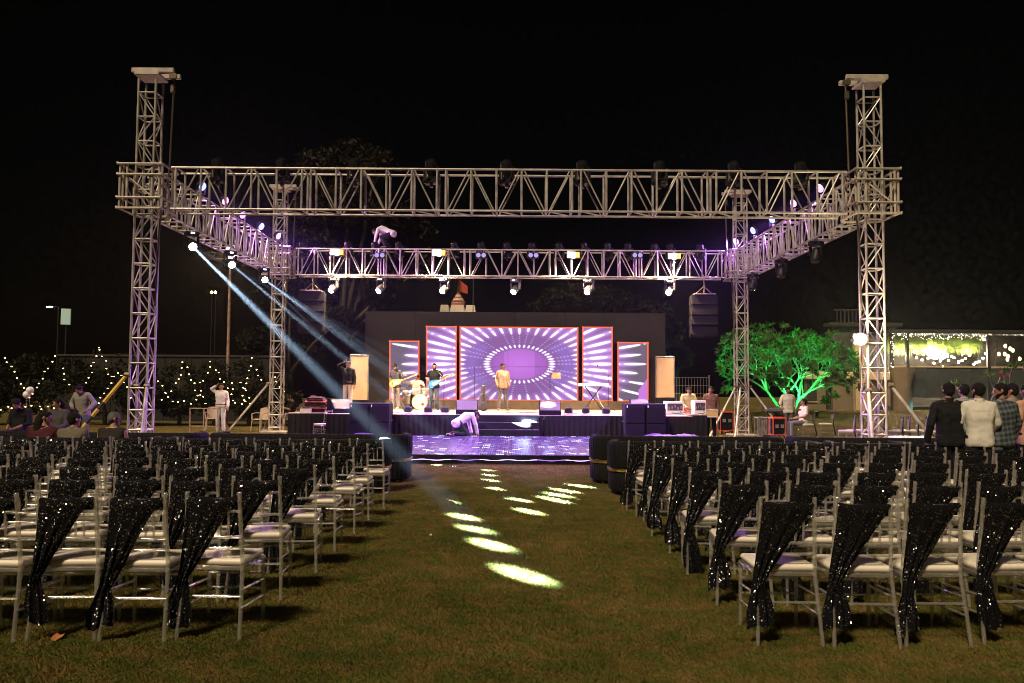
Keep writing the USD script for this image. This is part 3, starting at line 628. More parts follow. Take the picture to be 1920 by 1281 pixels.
# upright dark ones standing on the beams
proto = None
for nm, us, Yd, z in (('front', (400, 522, 660, 805, 948, 1092, 1238, 1380, 1505), YF, ZT - .27), ('rear', (565, 650, 701, 746, 851, 901, 950, 997, 1048, 1096, 1140, 1178, 1229, 1259, 1315), YR, ZT - .25)):
    for k, u in enumerate(us):
        lab = 'upright dark moving head light standing on %s truss beam, %s from left' % (nm, ORD[k]); x = (u - 960) * Yd / FPX
        g = 'dark moving head lights standing on the %s truss beam' % nm
        if proto is None:
            proto = thing('standing_head_light', lab, 'stage light', (x, Yd, z), 0, g); head_parts(proto, (-.2, -.35, .9), 'dark_glass', 1); [obj('mount_strap', G().box((s * .12, 0, .13), (.03, .05, .32)), LOOK['chain_steel'], proto) for s in (-1, 1)]; obj('mount_bar', G().tube((0, -.3, .29), (0, .3, .29), .018, 6), LOOK['chain_steel'], proto)
        else: dup(proto, lab, (x, Yd, z), RNG.uniform(-12, 12), g)
# flat wash lights on the side beams
PC = {'par_blue': (.26, .26, 1.0), 'par_pink': (.85, .35, .95), 'par_violet': (.5, .25, 1.0)}
PARS = [('left', [(377, 349, 'par_blue'), (420, 376, 'par_pink'), (453, 402, 'par_violet'), (488, 424, 'par_blue'), (520, 442, 'par_violet')], 8.2), ('right', [(1540, 352, 'par_violet'), (1490, 380, 'par_pink'), (1450, 411, 'par_blue'), (1414, 432, 'par_blue'), (1383, 452, 'par_violet')], 8.05)]
for sd, lst, xx in PARS:
    for k, (u, v, col) in enumerate(lst):
        Yd = xx * FPX / abs(u - 960); p = at(u, v, Yd); d = np.array([.78 if sd == 'left' else -.78, -.42, -.46]); d /= np.linalg.norm(d)
        t = thing('wash_light', '%s glowing flat wash light on %s side truss, %s from the front' % ({'par_blue': 'blue', 'par_pink': 'pink', 'par_violet': 'violet'}[col], sd, ORD[k]), 'stage light', p, 0, 'flat wash lights along the %s side truss' % sd)
        obj('can', lathe_dir([(.05, -.10), (.11, -.08), (.125, .02), (.125, .06)], 16, (0, 0, 0), d), LOOK['fixture_black'], t)
        obj('lens', lathe_dir([(.112, .05), (.11, .066), (.05, .072)], 16, (0, 0, 0), d), LOOK[col], t)
        s = np.cross(d, [0, 0, 1.0]); s /= np.linalg.norm(s)
        obj('yoke', G().path([s * .14, s * .14 + (0, 0, -.2), -s * .14 + (0, 0, -.2), -s * .14], .012, 6), LOOK['fixture_black'], t)
        obj('clamp', G().box((0, 0, -.24), (.06, .06, .12), .01), LOOK['chain_steel'], t)
        tg = np.array([np.sign(p[0]) * 1.0, 23.6 + .8 * (k - 2), .4])
        spot(p + d * .1, tg, 2700, (.36, .11, 1.0) if col != 'par_pink' else (.75, .25, .95), 37, .9, .08)
        spot(p + (-.0, 0, .05) + d * .1, (p[0] * 1.0, p[1] + (2.2 if k < 3 else -1.5), ZB), 130 if k >= 2 else 60, (.60, .24, .92), 80, .9, .08)
        if k >= 3: spot(p + d * .1, (np.sign(p[0]) * 2.5, YR - .2, ZB + .4), 420, (.62, .22, .95), 24, .9, .08)
# blinders and floodlights on the rear beam
for k, u in enumerate((712, 902, 1000, 1195)):
    p = at(u, 479 + (u - 960) * .0, YR - .42)
    t = thing('twin_blinder', 'black twin cell blinder light on rear truss beam, %s from left' % ORD[k], 'stage light', p, 0, 'twin cell blinder lights on the rear truss beam')
    obj('housing', G().box((0, .05, 0), (.40, .14, .20), .02), LOOK['fixture_black'], t)
    for s in (-1, 1): obj('lens', G().lathe([(.075, -.01), (.08, .02), (.05, .035)], 14, (s * .095, -.03, 0), (0, -1, 0)), LOOK['par_violet'] if False else EMB, t) if False else obj('lens', G().lathe([(.075, -.01), (.08, .02), (.05, .035)], 14, (s * .095, -.03, 0), (0, -1, 0)), LOOK['blinder_lens'] if 'blinder_lens' in LOOK else EM('blinder_lens', (.55, .45, 1), .9), t)
    obj('clamp', G().box((0, .12, .12), (.06, .2, .1), .01), LOOK['chain_steel'], t)
FLW = (1.0, .68, .36)
for k, (u, v) in enumerate(((632, 473), (823, 474), (1075, 478), (1265, 480))):
    p = at(u, v, YR - .40)
    t = thing('floodlight', 'glaring warm white floodlight on rear truss beam, %s of four from left' % ORD[k], 'floodlight', p, 0, 'glaring floodlights on the rear truss beam')
    obj('housing', G().box((0, .07, .0), (.46, .12, .24), .03), LOOK['fixture_grey'], t)
    obj('lamp_face', G().box((-.07, -.005, 0), (.30, .03, .20), .012), LOOK['flood_glow'], t); obj('lamp_edge', G().box((.155, -.003, 0), (.13, .03, .19), .008), LOOK['flood_edge'], t)
    obj('bracket', G().path([(-.22, .07, 0), (-.22, .12, .16), (.22, .12, .16), (.22, .07, 0)], .014, 6), LOOK['chain_steel'], t)
    spot(p + (0, -.25, -.10), (p[0] * .8, 28.8, 0.8), 1150, FLW, 70, .8, .1)
    spot(p + (0, -.06, -.12), (p[0] * .9, 31.1, .8), 1100, FLW, 40, .8, .1)
# lamp on the right front tower
p = at(1614, 636, YF - .32)
t = thing('site_lamp', 'glaring warm lamp clamped to the front right truss tower', 'floodlight', p)
obj('housing', G().box((0, .06, 0), (.30, .08, .26), .02), LOOK['fixture_grey'], t); obj('lamp_face', G().ball((0, .0, 0), .135, 2, (1, .55, 1)), LOOK['lens_warm'], t, smooth=True)
obj('stem', G().tube((0, .06, -.1), (0, .06, -1.1), .014, 6), LOOK['chain_steel'], t); obj('bracket', G().tube((0, .06, -.1), (.28, .12, -.1), .014, 6), LOOK['chain_steel'], t)
bulb(p + (-.05, -.12, .0), 160, (1, .75, .45), .06)
# pole lamp behind the left side
p = at(433, 485, 35.0); g0 = at(425, 765, 35.0); g0[2] = 0
t = thing('lamp_post', 'slim lamp post with two warm floodlights behind the left truss', 'lamp post', (g0[0], g0[1], 0))
obj('post', G().path([(0, 0, 0), (0, 0, p[2] * .5), (0, 0, p[2])], [.07, .06, .05], 10), LOOK['truss_rust'], t)
obj('cross_arm', G().tube((-.9, 0, p[2] - .02), (.9, 0, p[2] - .02), .03, 8), LOOK['truss_rust'], t)
for s, on in ((-.8, 0), (.15, 1), (.75, 0)):
    h = obj('floodlight', G().box((s, -.1, p[2] + .1), (.42, .16, .3), .03), LOOK['fixture_grey'], t)
    obj('lamp_face', G().box((s, -.19, p[2] + .1), (.34, .02, .22), .006), LOOK['lens_warm' if on else 'dark_glass'], h)
spot(p + (.0, -.4, .1), (p[0] + 3, 24, 0), 500, (1, .62, .28), 70, .8, .1)
for k, (u, v) in enumerate(((428, 466), (440, 470))):
    q = at(u, v, 25.2)
    t = thing('small_spotlight', 'small bright white spotlight under left side truss, %s of two' % ('left', 'right')[k], 'stage light', q, 0, 'small white spotlights under the left side truss')
    obj('can', lathe_dir([(.05, -.12), (.06, 0), (.06, .05)], 12, (0, 0, 0), (.3, -.8, -.3)), LOOK['fixture_black'], t); obj('lens', lathe_dir([(.05, .04), (.045, .056)], 12, (0, 0, 0), (.3, -.8, -.3)), LOOK['lens_white'], t)
    obj('hanger', G().tube((0, 0, .02), (0, 0, ZB - q[2]), .012, 6), LOOK['chain_steel'], t)

# ------------------------------------------------------------------ haze
usdkit.material(stage, '/World/Looks/haze_air', {'v': ('principled_volume', {'color': (.85, .88, .95), 'density': .00026, 'anisotropy': .80})}, volume='v.volume')
hz = obj('haze', G().box((0, 59.5, 7.0), (144, 147, 16.2)), UsdShade.Material.Get(stage, '/World/Looks/haze_air'), smooth=False, kind='stuff')

# ------------------------------------------------------------------ loudspeakers
M('blue_grille', (.008, .006, .013), .7, 0, spec=.1, bump=.35, scale=30, bscale=240)
for nm, u0, v0, u1 in (('left', 559, 547, 608), ('right', 1297, 553, 1346)):
    a = at(u0, v0, 29.9); b = at(u1, v0, 29.9); w = b[0] - a[0]; cx = (a[0] + b[0]) / 2; zt = a[2]
    t = thing('line_array', 'dark loudspeaker stack hanging by chain at the %s of the stage' % nm, 'loudspeaker', (cx, 29.9, zt), 0, 'hanging loudspeaker stacks')
    y = 0; z = 0; hh = .36
    obj('rigging_frame', G().box((0, .15, .03), (w * .8, .5, .05), .01), LOOK['chain_steel'], t)
    for k in range(4):
        ang = math.radians(1.5 + 2.5 * k); R = np.array([[1, 0, 0], [0, math.cos(ang), math.sin(ang)], [0, -math.sin(ang), math.cos(ang)]])
        c = np.array([0, y, z - hh / 2]); cb = obj('cabinet', G().box(c + (0, .2, 0), (w, .5, hh - .012), .006, rot=R), LOOK['speaker_black'], t)
        obj('grille', G().box(c + R @ np.array([0, -.055, 0]), (w - .06, .016, hh - .05), .004, rot=R), LOOK['blue_grille'], cb)
        for s in (-1, 1): obj('side_bracket', G().box(c + R @ np.array([s * (w / 2 + .008), .02, .0]), (.016, .06, hh * .8), 0, rot=R), LOOK['fixture_black'], cb)
        y += math.sin(ang) * hh * .9; z -= hh
    obj('chain', G().path([(0, .15, .05), (.02, .15, .3), (0, .15, ZB - zt - .1)], .022, 6), LOOK['chain_steel'], t)
    for s in (-1, 1): obj('sling', G().tube((s * .3, .15, .05), (0, .15, .32), .012, 6), LOOK['chain_steel'], t)
def subwoofer(label, x, y, w, h, d=.85, rz=0):
    t = thing('subwoofer', label, 'loudspeaker', (x, y, 0), rz, 'big subwoofers in front of the stage')
    obj('cabinet', G().box((0, d / 2, h / 2), (w, d, h), .02), LOOK['speaker_black'], t)
    for k in range(2): obj('grille', G().box((0, -.012, h * (.27 + .46 * k)), (w - .06, .024, h * .42), .008), LOOK['blue_grille'], t)
    obj('badge', G().box((-w * .4, -.028, h - .08), (.03, .006, .07), 0), LOOK['white_plastic'], t)
    for s in (-1, 1): obj('handle', G().path([(s * (w / 2 + .0), .3, h * .55), (s * (w / 2 + .03), .32, h * .55), (s * (w / 2 + .03), .5, h * .55), (s * (w / 2), .52, h * .55)], .012, 6), LOOK['chain_steel'], t)
for k, (u0, u1, nm) in enumerate(((655, 692, 'left subwoofer of the pair at the stage left corner'), (693, 730, 'right subwoofer of the pair at the stage left corner'), (1172, 1210, 'left subwoofer of the pair at the stage right corner'), (1211, 1249, 'right subwoofer of the pair at the stage right corner'))):
    a = at(u0, 756, 25.3); b = at(u1, 756, 25.3); subwoofer('tall dark ' + nm, (a[0] + b[0]) / 2, 25.3, b[0] - a[0] - .01, a[2] + (.0 if k < 2 else -.02))
def wedge(label, pos, w=.62, rz=0, z=SZ):
    t = thing('floor_monitor', label, 'loudspeaker', (*pos, z), rz, 'wedge monitors at the stage edge')
    prof = [(.0, 0), (-.32, 0), (-.32, .12), (-.02, .44), (.16, .44), (.16, .1), (.08, 0)]
    pts = np.array([[s * w / 2, y, zz] for s in (-1, 1) for y, zz in prof]); m = trimesh.convex.convex_hull(pts)
    obj('cabinet', G().tmesh(m), LOOK['speaker_black'], t, smooth=20)
    n = np.array([0, -.73, .68]); a = np.array([0, -.32, .12]); b = np.array([0, -.02, .44]); R = np.stack([[1, 0, 0], (b - a) / np.linalg.norm(b - a), n], 1)
    obj('grille', G().box((a + b) / 2 + n * .008, (w - .05, .40, .018), .006, rot=R), LOOK['grey_grille'] if 'grey_grille' in LOOK else M('grey_grille', (.10, .09, .11), .35, .3, bump=.3, scale=30, bscale=200), t)
    obj('handle', G().box((0, .165, .25), (.16, .012, .07), .004), LOOK['chain_steel'], t)
a = at(876, 775, 26.35); wedge('dark wedge monitor on stage edge left of the steps', (a[0], 26.4), .66)
a = at(1031, 775, 26.35); wedge('silvery wedge monitor on stage edge right of the steps, hit by white beam', (a[0], 26.4), .66)
a = at(634, 775, 26.6); wedge('grey wedge monitor on covered table left of the subwoofers', (a[0], 26.8), .7, 40, .80)
a = at(1199, 770, 27.5); wedge('dark wedge monitor peeking over right subwoofers', (a[0], 27.6), .6, 0, .84)
for k, (u, vt, vb, Yd, nm, lower) in enumerate(((674, 667, 752, 31.0, 'tall cream covered loudspeaker at the left end of the stage', .35), (1247, 670, 756, 31.0, 'tall cream covered loudspeaker at right end of the stage on a black base', .52))):
    p = at(u, vt, Yd); h = p[2] - SZ; w = .62
    t = thing('covered_speaker', nm, 'loudspeaker', (p[0], Yd, SZ), -8 if k else 10, 'tall covered loudspeakers on the stage')
    obj('base_cabinet', G().box((0, .3, lower / 2), (w + .04, .62, lower - .01), .015), LOOK['speaker_black'], t)
    nx, nz = 12, 22; g = G(); X2, Z2 = np.meshgrid(np.linspace(-w / 2, w / 2, nx), np.linspace(lower, h - .02, nz), indexing='ij')
    wr = .03 * (meshkit.fbm(np.stack([X2 * 4, Z2 * 3, X2 * 0 + k], -1), 3, 5) - .5)
    obj('cover', g.grid(np.stack([X2, wr - .02, Z2], -1)), LOOK['cover_cream'], t, smooth=True)
    obj('top_cabinet', G().box((0, .3, (lower + h) / 2), (w, .58, h - lower - .01), .015), LOOK['speaker_black'], t)
    for s in (-1, 1): obj('frame_tube', G().tube((s * (w / 2 + .02), -.03, lower), (s * (w / 2 + .02), -.03, h + .02), .014, 6), LOOK['steel'], t)
    obj('frame_tube', G().tube((-w / 2 - .02, -.03, h + .02), (w / 2 + .02, -.03, h + .02), .014, 6), LOOK['steel'], t)
# ------------------------------------------------------------------ people
M('skin', (.24, .125, .075), .55, 0, var=.08, scale=10); M('skin_light', (.32, .18, .11), .55, 0, var=.08, scale=10); M('hair_black', (.008, .0065, .006), .75, 0, spec=.15, bump=.6, scale=60, bscale=160); M('hair_grey', (.06, .055, .05), .6, 0, bump=.4, scale=60, bscale=160)
M('eye_white', (.6, .58, .55), .3); M('eye_dark', (.01, .008, .006), .2); M('lip', (.22, .07, .06), .5); M('shoe_dark', (.03, .025, .02), .4); M('shoe_brown', (.16, .09, .05), .5); M('shoe_white', (.55, .53, .5), .5)
for nm, c in (('shirt_lilac', (.55, .50, .55)), ('shirt_white', (.54, .52, .46)), ('shirt_cream', (.55, .50, .38)), ('shirt_black', (.006, .006, .007)), ('shirt_charcoal', (.05, .045, .05)), ('shirt_maroon', (.045, .006, .011)), ('shirt_beige', (.11, .095, .066)), ('dress_dark', (.018, .013, .012)),
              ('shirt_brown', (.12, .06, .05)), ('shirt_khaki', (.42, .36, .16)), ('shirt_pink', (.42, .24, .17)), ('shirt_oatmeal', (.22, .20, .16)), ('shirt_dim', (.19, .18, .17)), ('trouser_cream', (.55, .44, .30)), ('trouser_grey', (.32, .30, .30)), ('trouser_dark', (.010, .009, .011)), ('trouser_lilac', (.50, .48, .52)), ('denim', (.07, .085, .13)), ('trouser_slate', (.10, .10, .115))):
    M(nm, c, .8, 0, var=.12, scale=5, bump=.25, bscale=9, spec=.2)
def plaid(name, ca, cb, cc, sc):
    usdkit.material(stage, '/World/Looks/' + name, {'t': ('texture_coordinate', {}), 'mp': ('mapping', {'rotation': (0, .12, .1)}),
        'wx': ('wave_texture', {'scale': sc, 'bands_direction': 'x', 'distortion': .3, 'detail': 0.0}), 'wz': ('wave_texture', {'scale': sc, 'bands_direction': 'z', 'distortion': .3, 'detail': 0.0}),
        'rx': ('rgb_ramp', {'ramp': [(.45, ca), (.6, cb)]}), 'rz': ('rgb_ramp', {'ramp': [(.45, ca), (.6, cc)]}), 'm': ('mix', {'mix_type': 'mix', 'fac': .5}), 'p': ('principled_bsdf', {'roughness': .8})},
        [('t.object', 'mp.vector'), ('mp.vector', 'wx.vector'), ('mp.vector', 'wz.vector'), ('wx.fac', 'rx.fac'), ('wz.fac', 'rz.fac'), ('rx.color', 'm.color1'), ('rz.color', 'm.color2'), ('m.color', 'p.base_color')], surface='p.BSDF')
    LOOK[name] = UsdShade.Material.Get(stage, '/World/Looks/' + name)
plaid('shirt_check_brown', (.16, .09, .06), (.42, .32, .24), (.34, .22, .15), 5.0); plaid('shirt_check_teal', (.012, .018, .022), (.07, .10, .12), (.10, .12, .13), 4.2); plaid('shirt_print_blue', (.12, .14, .18), (.38, .40, .44), (.30, .33, .38), 9.0); plaid('shirt_floral', (.50, .38, .28), (.62, .55, .45), (.26, .14, .10), 12.0)

A3 = lambda *a: np.array(a, float)
def stand(**k):
    J = dict(pel=A3(0, 0, .95), chest=A3(0, 0, 1.27), neck=A3(0, 0, 1.45), head=A3(0, .02, 1.60), shL=A3(-.182, 0, 1.395), shR=A3(.182, 0, 1.395), elL=A3(-.235, -.03, 1.13), elR=A3(.235, -.03, 1.13), wrL=A3(-.25, .04, .88), wrR=A3(.25, .04, .88),
             hipL=A3(-.09, 0, .91), hipR=A3(.09, 0, .91), knL=A3(-.10, .02, .49), knR=A3(.10, .02, .49), anL=A3(-.11, -.02, .085), anR=A3(.11, -.02, .085), toeL=A3(-.13, .15, .035), toeR=A3(.13, .15, .035), face=A3(0, 1, 0))
    J.update({a: A3(*b) for a, b in k.items()}); return J
def sit(**k):
    d = dict(pel=(0, 0, .56), chest=(0, -.04, .88), neck=(0, -.03, 1.06), head=(0, .0, 1.21), shL=(-.185, -.04, 1.02), shR=(.185, -.04, 1.02), elL=(-.24, .0, .76), elR=(.24, .0, .76), wrL=(-.15, .22, .66), wrR=(.15, .22, .66),
             hipL=(-.09, .02, .53), hipR=(.09, .02, .53), knL=(-.12, .43, .52), knR=(.12, .43, .52), anL=(-.12, .45, .085), anR=(.12, .45, .085), toeL=(-.13, .62, .035), toeR=(.13, .62, .035))
    d.update(k); return stand(**d)
def sph(c, r): return m3.Manifold.sphere(float(r), 12).translate([float(q) for q in c])
def hull(*cr): return m3.Manifold.batch_hull([sph(c, r) for c, r in cr])
def fuse(parts, edge, it=5, wr=0.0, seed=0):
    m = m3.Manifold.batch_boolean(parts, m3.OpType.Add).refine_to_length(edge); q = m.to_mesh()
    tm = trimesh.Trimesh(q.vert_properties[:, :3], q.tri_verts, process=True)
    trimesh.smoothing.filter_taubin(tm, iterations=it)
    if wr: tm.vertices = tm.vertices + tm.vertex_normals * (wr * (meshkit.fbm(tm.vertices * (9, 9, 14), 2, seed) - .5))[:, None]
    return tm
def hand(w, d, curl=.5, sgn=1, r=.0085):
    """palm, four fingers and a thumb; w wrist, d direction of the forearm."""
    d = d / np.linalg.norm(d); a = np.cross(d, [0, 1.0, 0.1]); a /= np.linalg.norm(a); b = np.cross(a, d) ; out = []
    k0 = [w + d * .085 + b * o for o in (-.030, -.010, .010, .030)]
    out.append(hull((w, .024), (w + d * .03 + b * .022, .017), (w + d * .03 - b * .022, .017), *[(q, .0125) for q in k0]))
    for q, L in zip(k0, (.032, .042, .045, .038)):
        e1 = q + (d * math.cos(curl * .6) + a * sgn * math.sin(curl * .6)) * L; e2 = e1 + (d * math.cos(curl * 1.6) + a * sgn * math.sin(curl * 1.6)) * L * .8
        out += [hull((q, r + .001), (e1, r)), hull((e1, r), (e2, r - .0015))]
    t0 = w + d * .028 + b * .026; t1 = t0 + (d * .6 + b * .7 + a * sgn * .3) * .038; t2 = t1 + (d * .85 + b * .2 + a * sgn * .4) * .03
    return out + [hull((t0, .012), (t1, .0105)), hull((t1, .0105), (t2, .0085))]
def person(label, loc, yaw, J, shirt='shirt_white', legs='trouser_dark', sleeve='long', hair='short', shoes='shoe_dark', skin='skin', scale=1.0, tuck=False, detail=True, build=1.0, hairmat='hair_black', beard=False, group=None, cap=None, seed=0, long_hair=False, name='person'):
    t = thing('person', label, 'person', loc, yaw, group)
    s = J['shR'] - J['shL']; s /= np.linalg.norm(s); pel, ch, nk, hd = J['pel'], J['chest'], J['neck'], J['head']
    hs = J['hipR'] - J['hipL']; hs /= np.linalg.norm(hs); up = (nk - pel) / np.linalg.norm(nk - pel); ws = (pel * .55 + ch * .45)
    f = J['face'] / np.linalg.norm(J['face']); hu = (hd - nk); hu = hu - f * (hu @ f); hu /= np.linalg.norm(hu); hx = np.cross(f, hu)
    Hm = lambda x, y, z: hd + hx * x + f * y + hu * z
    bw = build; edge = .03 if detail else .05
    B = [hull((pel - hs * .075 * bw, .10), (pel + hs * .075 * bw, .10), (ws - s * .062 * bw, .092), (ws + s * .062 * bw, .092)), hull((ws - s * .062 * bw, .092), (ws + s * .062 * bw, .092), (ch - s * .085 * bw, .102), (ch + s * .085 * bw, .102)),
         hull((ch - s * .085, .10), (ch + s * .085, .10), (J['shL'] + s * .03, .055), (J['shR'] - s * .03, .055), (nk, .055)), hull((nk, .054), (hd - hu * .06, .050))]
    for L in 'LR':
        B += [hull((J['sh' + L], .052), (J['el' + L], .040)), hull((J['el' + L], .040), (J['wr' + L], .027)), hull((J['hip' + L], .082), (J['kn' + L], .055)), hull((J['kn' + L], .055), (J['an' + L], .038)), hull((J['an' + L] - (0, 0, .03), .036), (J['toe' + L], .028))]
        B += hand(J['wr' + L], J['wr' + L] - J['el' + L], .6, 1 if L == 'L' else -1)
    B += [hull((Hm(0, -.022, .032), .077), (Hm(0, .012, .022), .076), (Hm(0, .045, -.072), .034), (Hm(0, .02, -.05), .055)), hull((Hm(0, .086, .008), .010), (Hm(0, .106, -.022), .012), (Hm(-.012, .09, -.026), .009), (Hm(.012, .09, -.026), .009)), hull((Hm(-.03, .078, .022), .012), (Hm(.03, .078, .022), .012)), hull((Hm(0, .075, -.055), .016), (Hm(0, .070, -.088), .018))]
    for q in (-1, 1): B.append(hull((Hm(q * .077, -.005, .015), .012), (Hm(q * .080, -.014, -.006), .016), (Hm(q * .075, .0, -.028), .010)))
    obj('body', fuse(B, edge, 4), LOOK[skin], t, smooth=True)
    if f[1] < .5 or yaw % 360 > 60:
        for q in (-1, 1):
            e = obj('eye', G().ball(Hm(q * .032, .078, .006), .0115, 1), LOOK['eye_white'], t, smooth=True); obj('iris', G().ball(Hm(q * .032, .0865, .006), .0062, 1), LOOK['eye_dark'], e, smooth=True)
            obj('eyebrow', G().path([Hm(q * .016, .088, .026), Hm(q * .034, .087, .031), Hm(q * .05, .076, .026)], .0045, 5), LOOK[hairmat], t, smooth=True)
        obj('mouth', G().path([Hm(-.024, .076, -.056), Hm(0, .090, -.054), Hm(.024, .076, -.056)], [.003, .0065, .003], 6), LOOK['lip'], t, smooth=True)
    # hair
    if hair != 'bald':
        r = .086 if hair == 'short' else .09
        h = m3.Manifold.batch_hull([sph(Hm(0, -.022, .040), r), sph(Hm(0, .014, .034), r * .96), sph(Hm(0, -.036, -.012), r * .80)])
        n = -f * .80 + hu * .60; n /= np.linalg.norm(n); h = h.trim_by_plane([float(q) for q in n], float(n @ Hm(0, .048, .030)))
        parts = [h]
        if long_hair: parts.append(hull((Hm(0, -.06, -.02), .075), (nk - f * .075 - up * .05, .062), (ch - J['face'] * 0 - f * .125 - up * .02, .05)))
        if hair == 'bun': parts.append(hull((Hm(0, -.12, .02), .05), (Hm(0, -.10, .0), .05)))
        obj('hair', fuse(parts, .022, 2, .020, seed), LOOK[hairmat], t, smooth=True)
    if beard:
        h = m3.Manifold.batch_hull([sph(Hm(0, .046, -.076), .041), sph(Hm(-.050, .012, -.03), .030), sph(Hm(.050, .012, -.03), .030)]).trim_by_plane([float(q) for q in -hu], float(-hu @ Hm(0, 0, -.040)))
        obj('beard', fuse([h], .02, 1), LOOK[hairmat], t, smooth=True)
    if cap: obj('cap', fuse([hull((Hm(0, -.01, .055), .10), (Hm(0, .01, .06), .095)).trim_by_plane([float(q) for q in hu], float(hu @ Hm(0, 0, .05))), hull((Hm(-.04, .10, .055), .012), (Hm(.04, .10, .055), .012), (Hm(-.04, .16, .045), .010), (Hm(.04, .16, .045), .010))], .03, 1), LOOK[cap], t, smooth=True)
    # shirt
    i = .014; S = []
    hem = pel - up * (.02 if tuck else .10)
    S += [hull((hem - hs * .08 * bw, .105 + i), (hem + hs * .08 * bw, .105 + i), (ws - s * .068 * bw, .098 + i), (ws + s * .068 * bw, .098 + i)), hull((ws - s * .068 * bw, .098 + i), (ws + s * .068 * bw, .098 + i), (ch - s * .088 * bw, .106 + i), (ch + s * .088 * bw, .106 + i)),
          hull((ch - s * .088, .104 + i), (ch + s * .088, .104 + i), (J['shL'] + s * .02, .056 + i), (J['shR'] - s * .02, .056 + i), (nk - up * .025, .062))]
    S = [m3.Manifold.batch_boolean(S, m3.OpType.Add).trim_by_plane([float(q) for q in up], float(up @ (hem - up * (.03 if tuck else .045))))]
    for L in 'LR':
        a, e, w = J['sh' + L], J['el' + L], J['wr' + L]
        if sleeve == 'none': continue
        if sleeve == 'short': S.append(hull((a, .054 + i), (a + (e - a) * .72, .052 + i)))
        else: S += [hull((a, .053 + i), (e, .043 + i)), hull((e, .043 + i), (e + (w - e) * (.93 if sleeve == 'long' else .35), .031 + i))]
    if sleeve != 'none': S.append(hull((nk + up * .005, .064), (nk + up * .028 + f * .004, .063)).trim_by_plane([float(q) for q in up], float(up @ (nk - up * .03))).trim_by_plane([float(q) for q in -up], float(-up @ (nk + up * .045))))
    obj('shirt', fuse(S, edge * .9, 4, .022, seed + 3), LOOK[shirt], t, smooth=True)
    Tt = [hull((pel - hs * .08 * bw, .112), (pel + hs * .08 * bw, .112), (J['hipL'], .098), (J['hipR'], .098))]
    for L in 'LR': Tt += [hull((J['hip' + L], .097), (J['kn' + L], .070)), hull((J['kn' + L], .070), (J['an' + L] + (J['kn' + L] - J['an' + L]) * .06, .058))]
    obj('trousers', fuse(Tt, edge, 4, .012, seed + 5), LOOK[legs], t, smooth=True)
    for L in 'LR': obj('shoe', fuse([hull((J['an' + L] - (0, 0, .040), .044), (J['toe' + L], .038), ((J['an' + L] * .4 + J['toe' + L] * .6) - (0, 0, .006), .042))], .04, 1), LOOK[shoes], t, smooth=True)
    if tuck:
        Wb = m3.Manifold.batch_hull([sph(pel + up * .04 - hs * .078 * bw, .121), sph(pel + up * .04 + hs * .078 * bw, .121)]).trim_by_plane([float(q) for q in up], float(up @ (pel + up * .022))).trim_by_plane([float(q) for q in -up], float(-up @ (pel + up * .06)))
        obj('belt', fuse([Wb], .05, 0), LOOK['shoe_brown'], t, smooth=30)
    return t
def foot(u, v, Yd, z=0.0): p = at(u, v, Yd); return (p[0], Yd, z)

# --- on the stage
person('man in black shirt and cream trousers shading his brow, by the left covered speaker', foot(652, 760, 29.6, SZ), 165, stand(elR=(.36, .02, 1.56), wrR=(.12, .13, 1.66), wrL=(-.27, .06, .9), face=(.3, 1, -.05), anL=(-.14, .08, .085), toeL=(-.17, .24, .035)), 'shirt_black', 'trouser_cream', tuck=True, seed=1)
person('guitarist in dark shirt and pale trousers bent over a yellow guitar', foot(742, 762, 31.6, SZ), 155, stand(neck=(0, .05, 1.44), head=(0, .10, 1.57), face=(-.35, 1, -.55), elR=(.30, -.06, 1.17), wrR=(.10, .20, 1.08), elL=(-.33, .06, 1.18), wrL=(-.52, .24, 1.24)), 'shirt_charcoal', 'trouser_grey', 'half', shoes='shoe_white', seed=2)
person('bearded bass player in black tee with blue guitar, facing the lawn', foot(814, 762, 31.7, SZ), 170, stand(face=(-.25, 1, -.05), elR=(.33, -.05, 1.17), wrR=(.13, .20, 1.05), elL=(-.34, .07, 1.2), wrL=(-.52, .26, 1.26), anL=(-.16, .02, .085), anR=(.16, .0, .085), toeL=(-.2, .18, .035), toeR=(.2, .16, .035)), 'shirt_black', 'denim', 'short', beard=True, build=1.12, skin='skin_light', seed=3)
person('seated drummer in patterned shirt behind the drum kit', foot(781, 758, 32.6, SZ), 180, sit(elL=(-.28, .08, .86), elR=(.28, .08, .86), wrL=(-.22, .34, .88), wrR=(.22, .34, .88), face=(.2, 1, -.35)), 'shirt_floral', 'trouser_dark', seed=4)
person('man in brown checked shirt standing mid stage before the wide screen', foot(942, 768, 31.3, SZ), 196, stand(face=(-.55, .85, 0), wrL=(-.23, .10, .93), wrR=(.23, .10, .93), anL=(-.16, 0, .085), toeL=(-.2, .16, .035), anR=(.14, 0, .085), toeR=(.18, .16, .035)), 'shirt_check_brown', 'trouser_slate', 'long', shoes='shoe_brown', seed=5, build=1.06)
# --- man kneeling on the dance floor
person('man in white shirt crouching on hands at the foot of the stage steps', foot(866, 812, 25.0, .205), -62, stand(pel=(0, -.12, .40), chest=(0, .16, .58), neck=(0, .34, .63), head=(0, .46, .60), face=(0, .7, -.7), shL=(-.18, .26, .58), shR=(.18, .26, .58), elL=(-.22, .34, .32), elR=(.22, .34, .32), wrL=(-.2, .40, .09), wrR=(.2, .40, .09),
    hipL=(-.09, -.12, .36), hipR=(.09, -.12, .36), knL=(-.13, .10, .075), knR=(.13, .10, .075), anL=(-.13, -.30, .07), anR=(.13, -.30, .07), toeL=(-.13, -.42, .03), toeR=(.13, -.42, .03)), 'shirt_lilac', 'trouser_dark', seed=6)
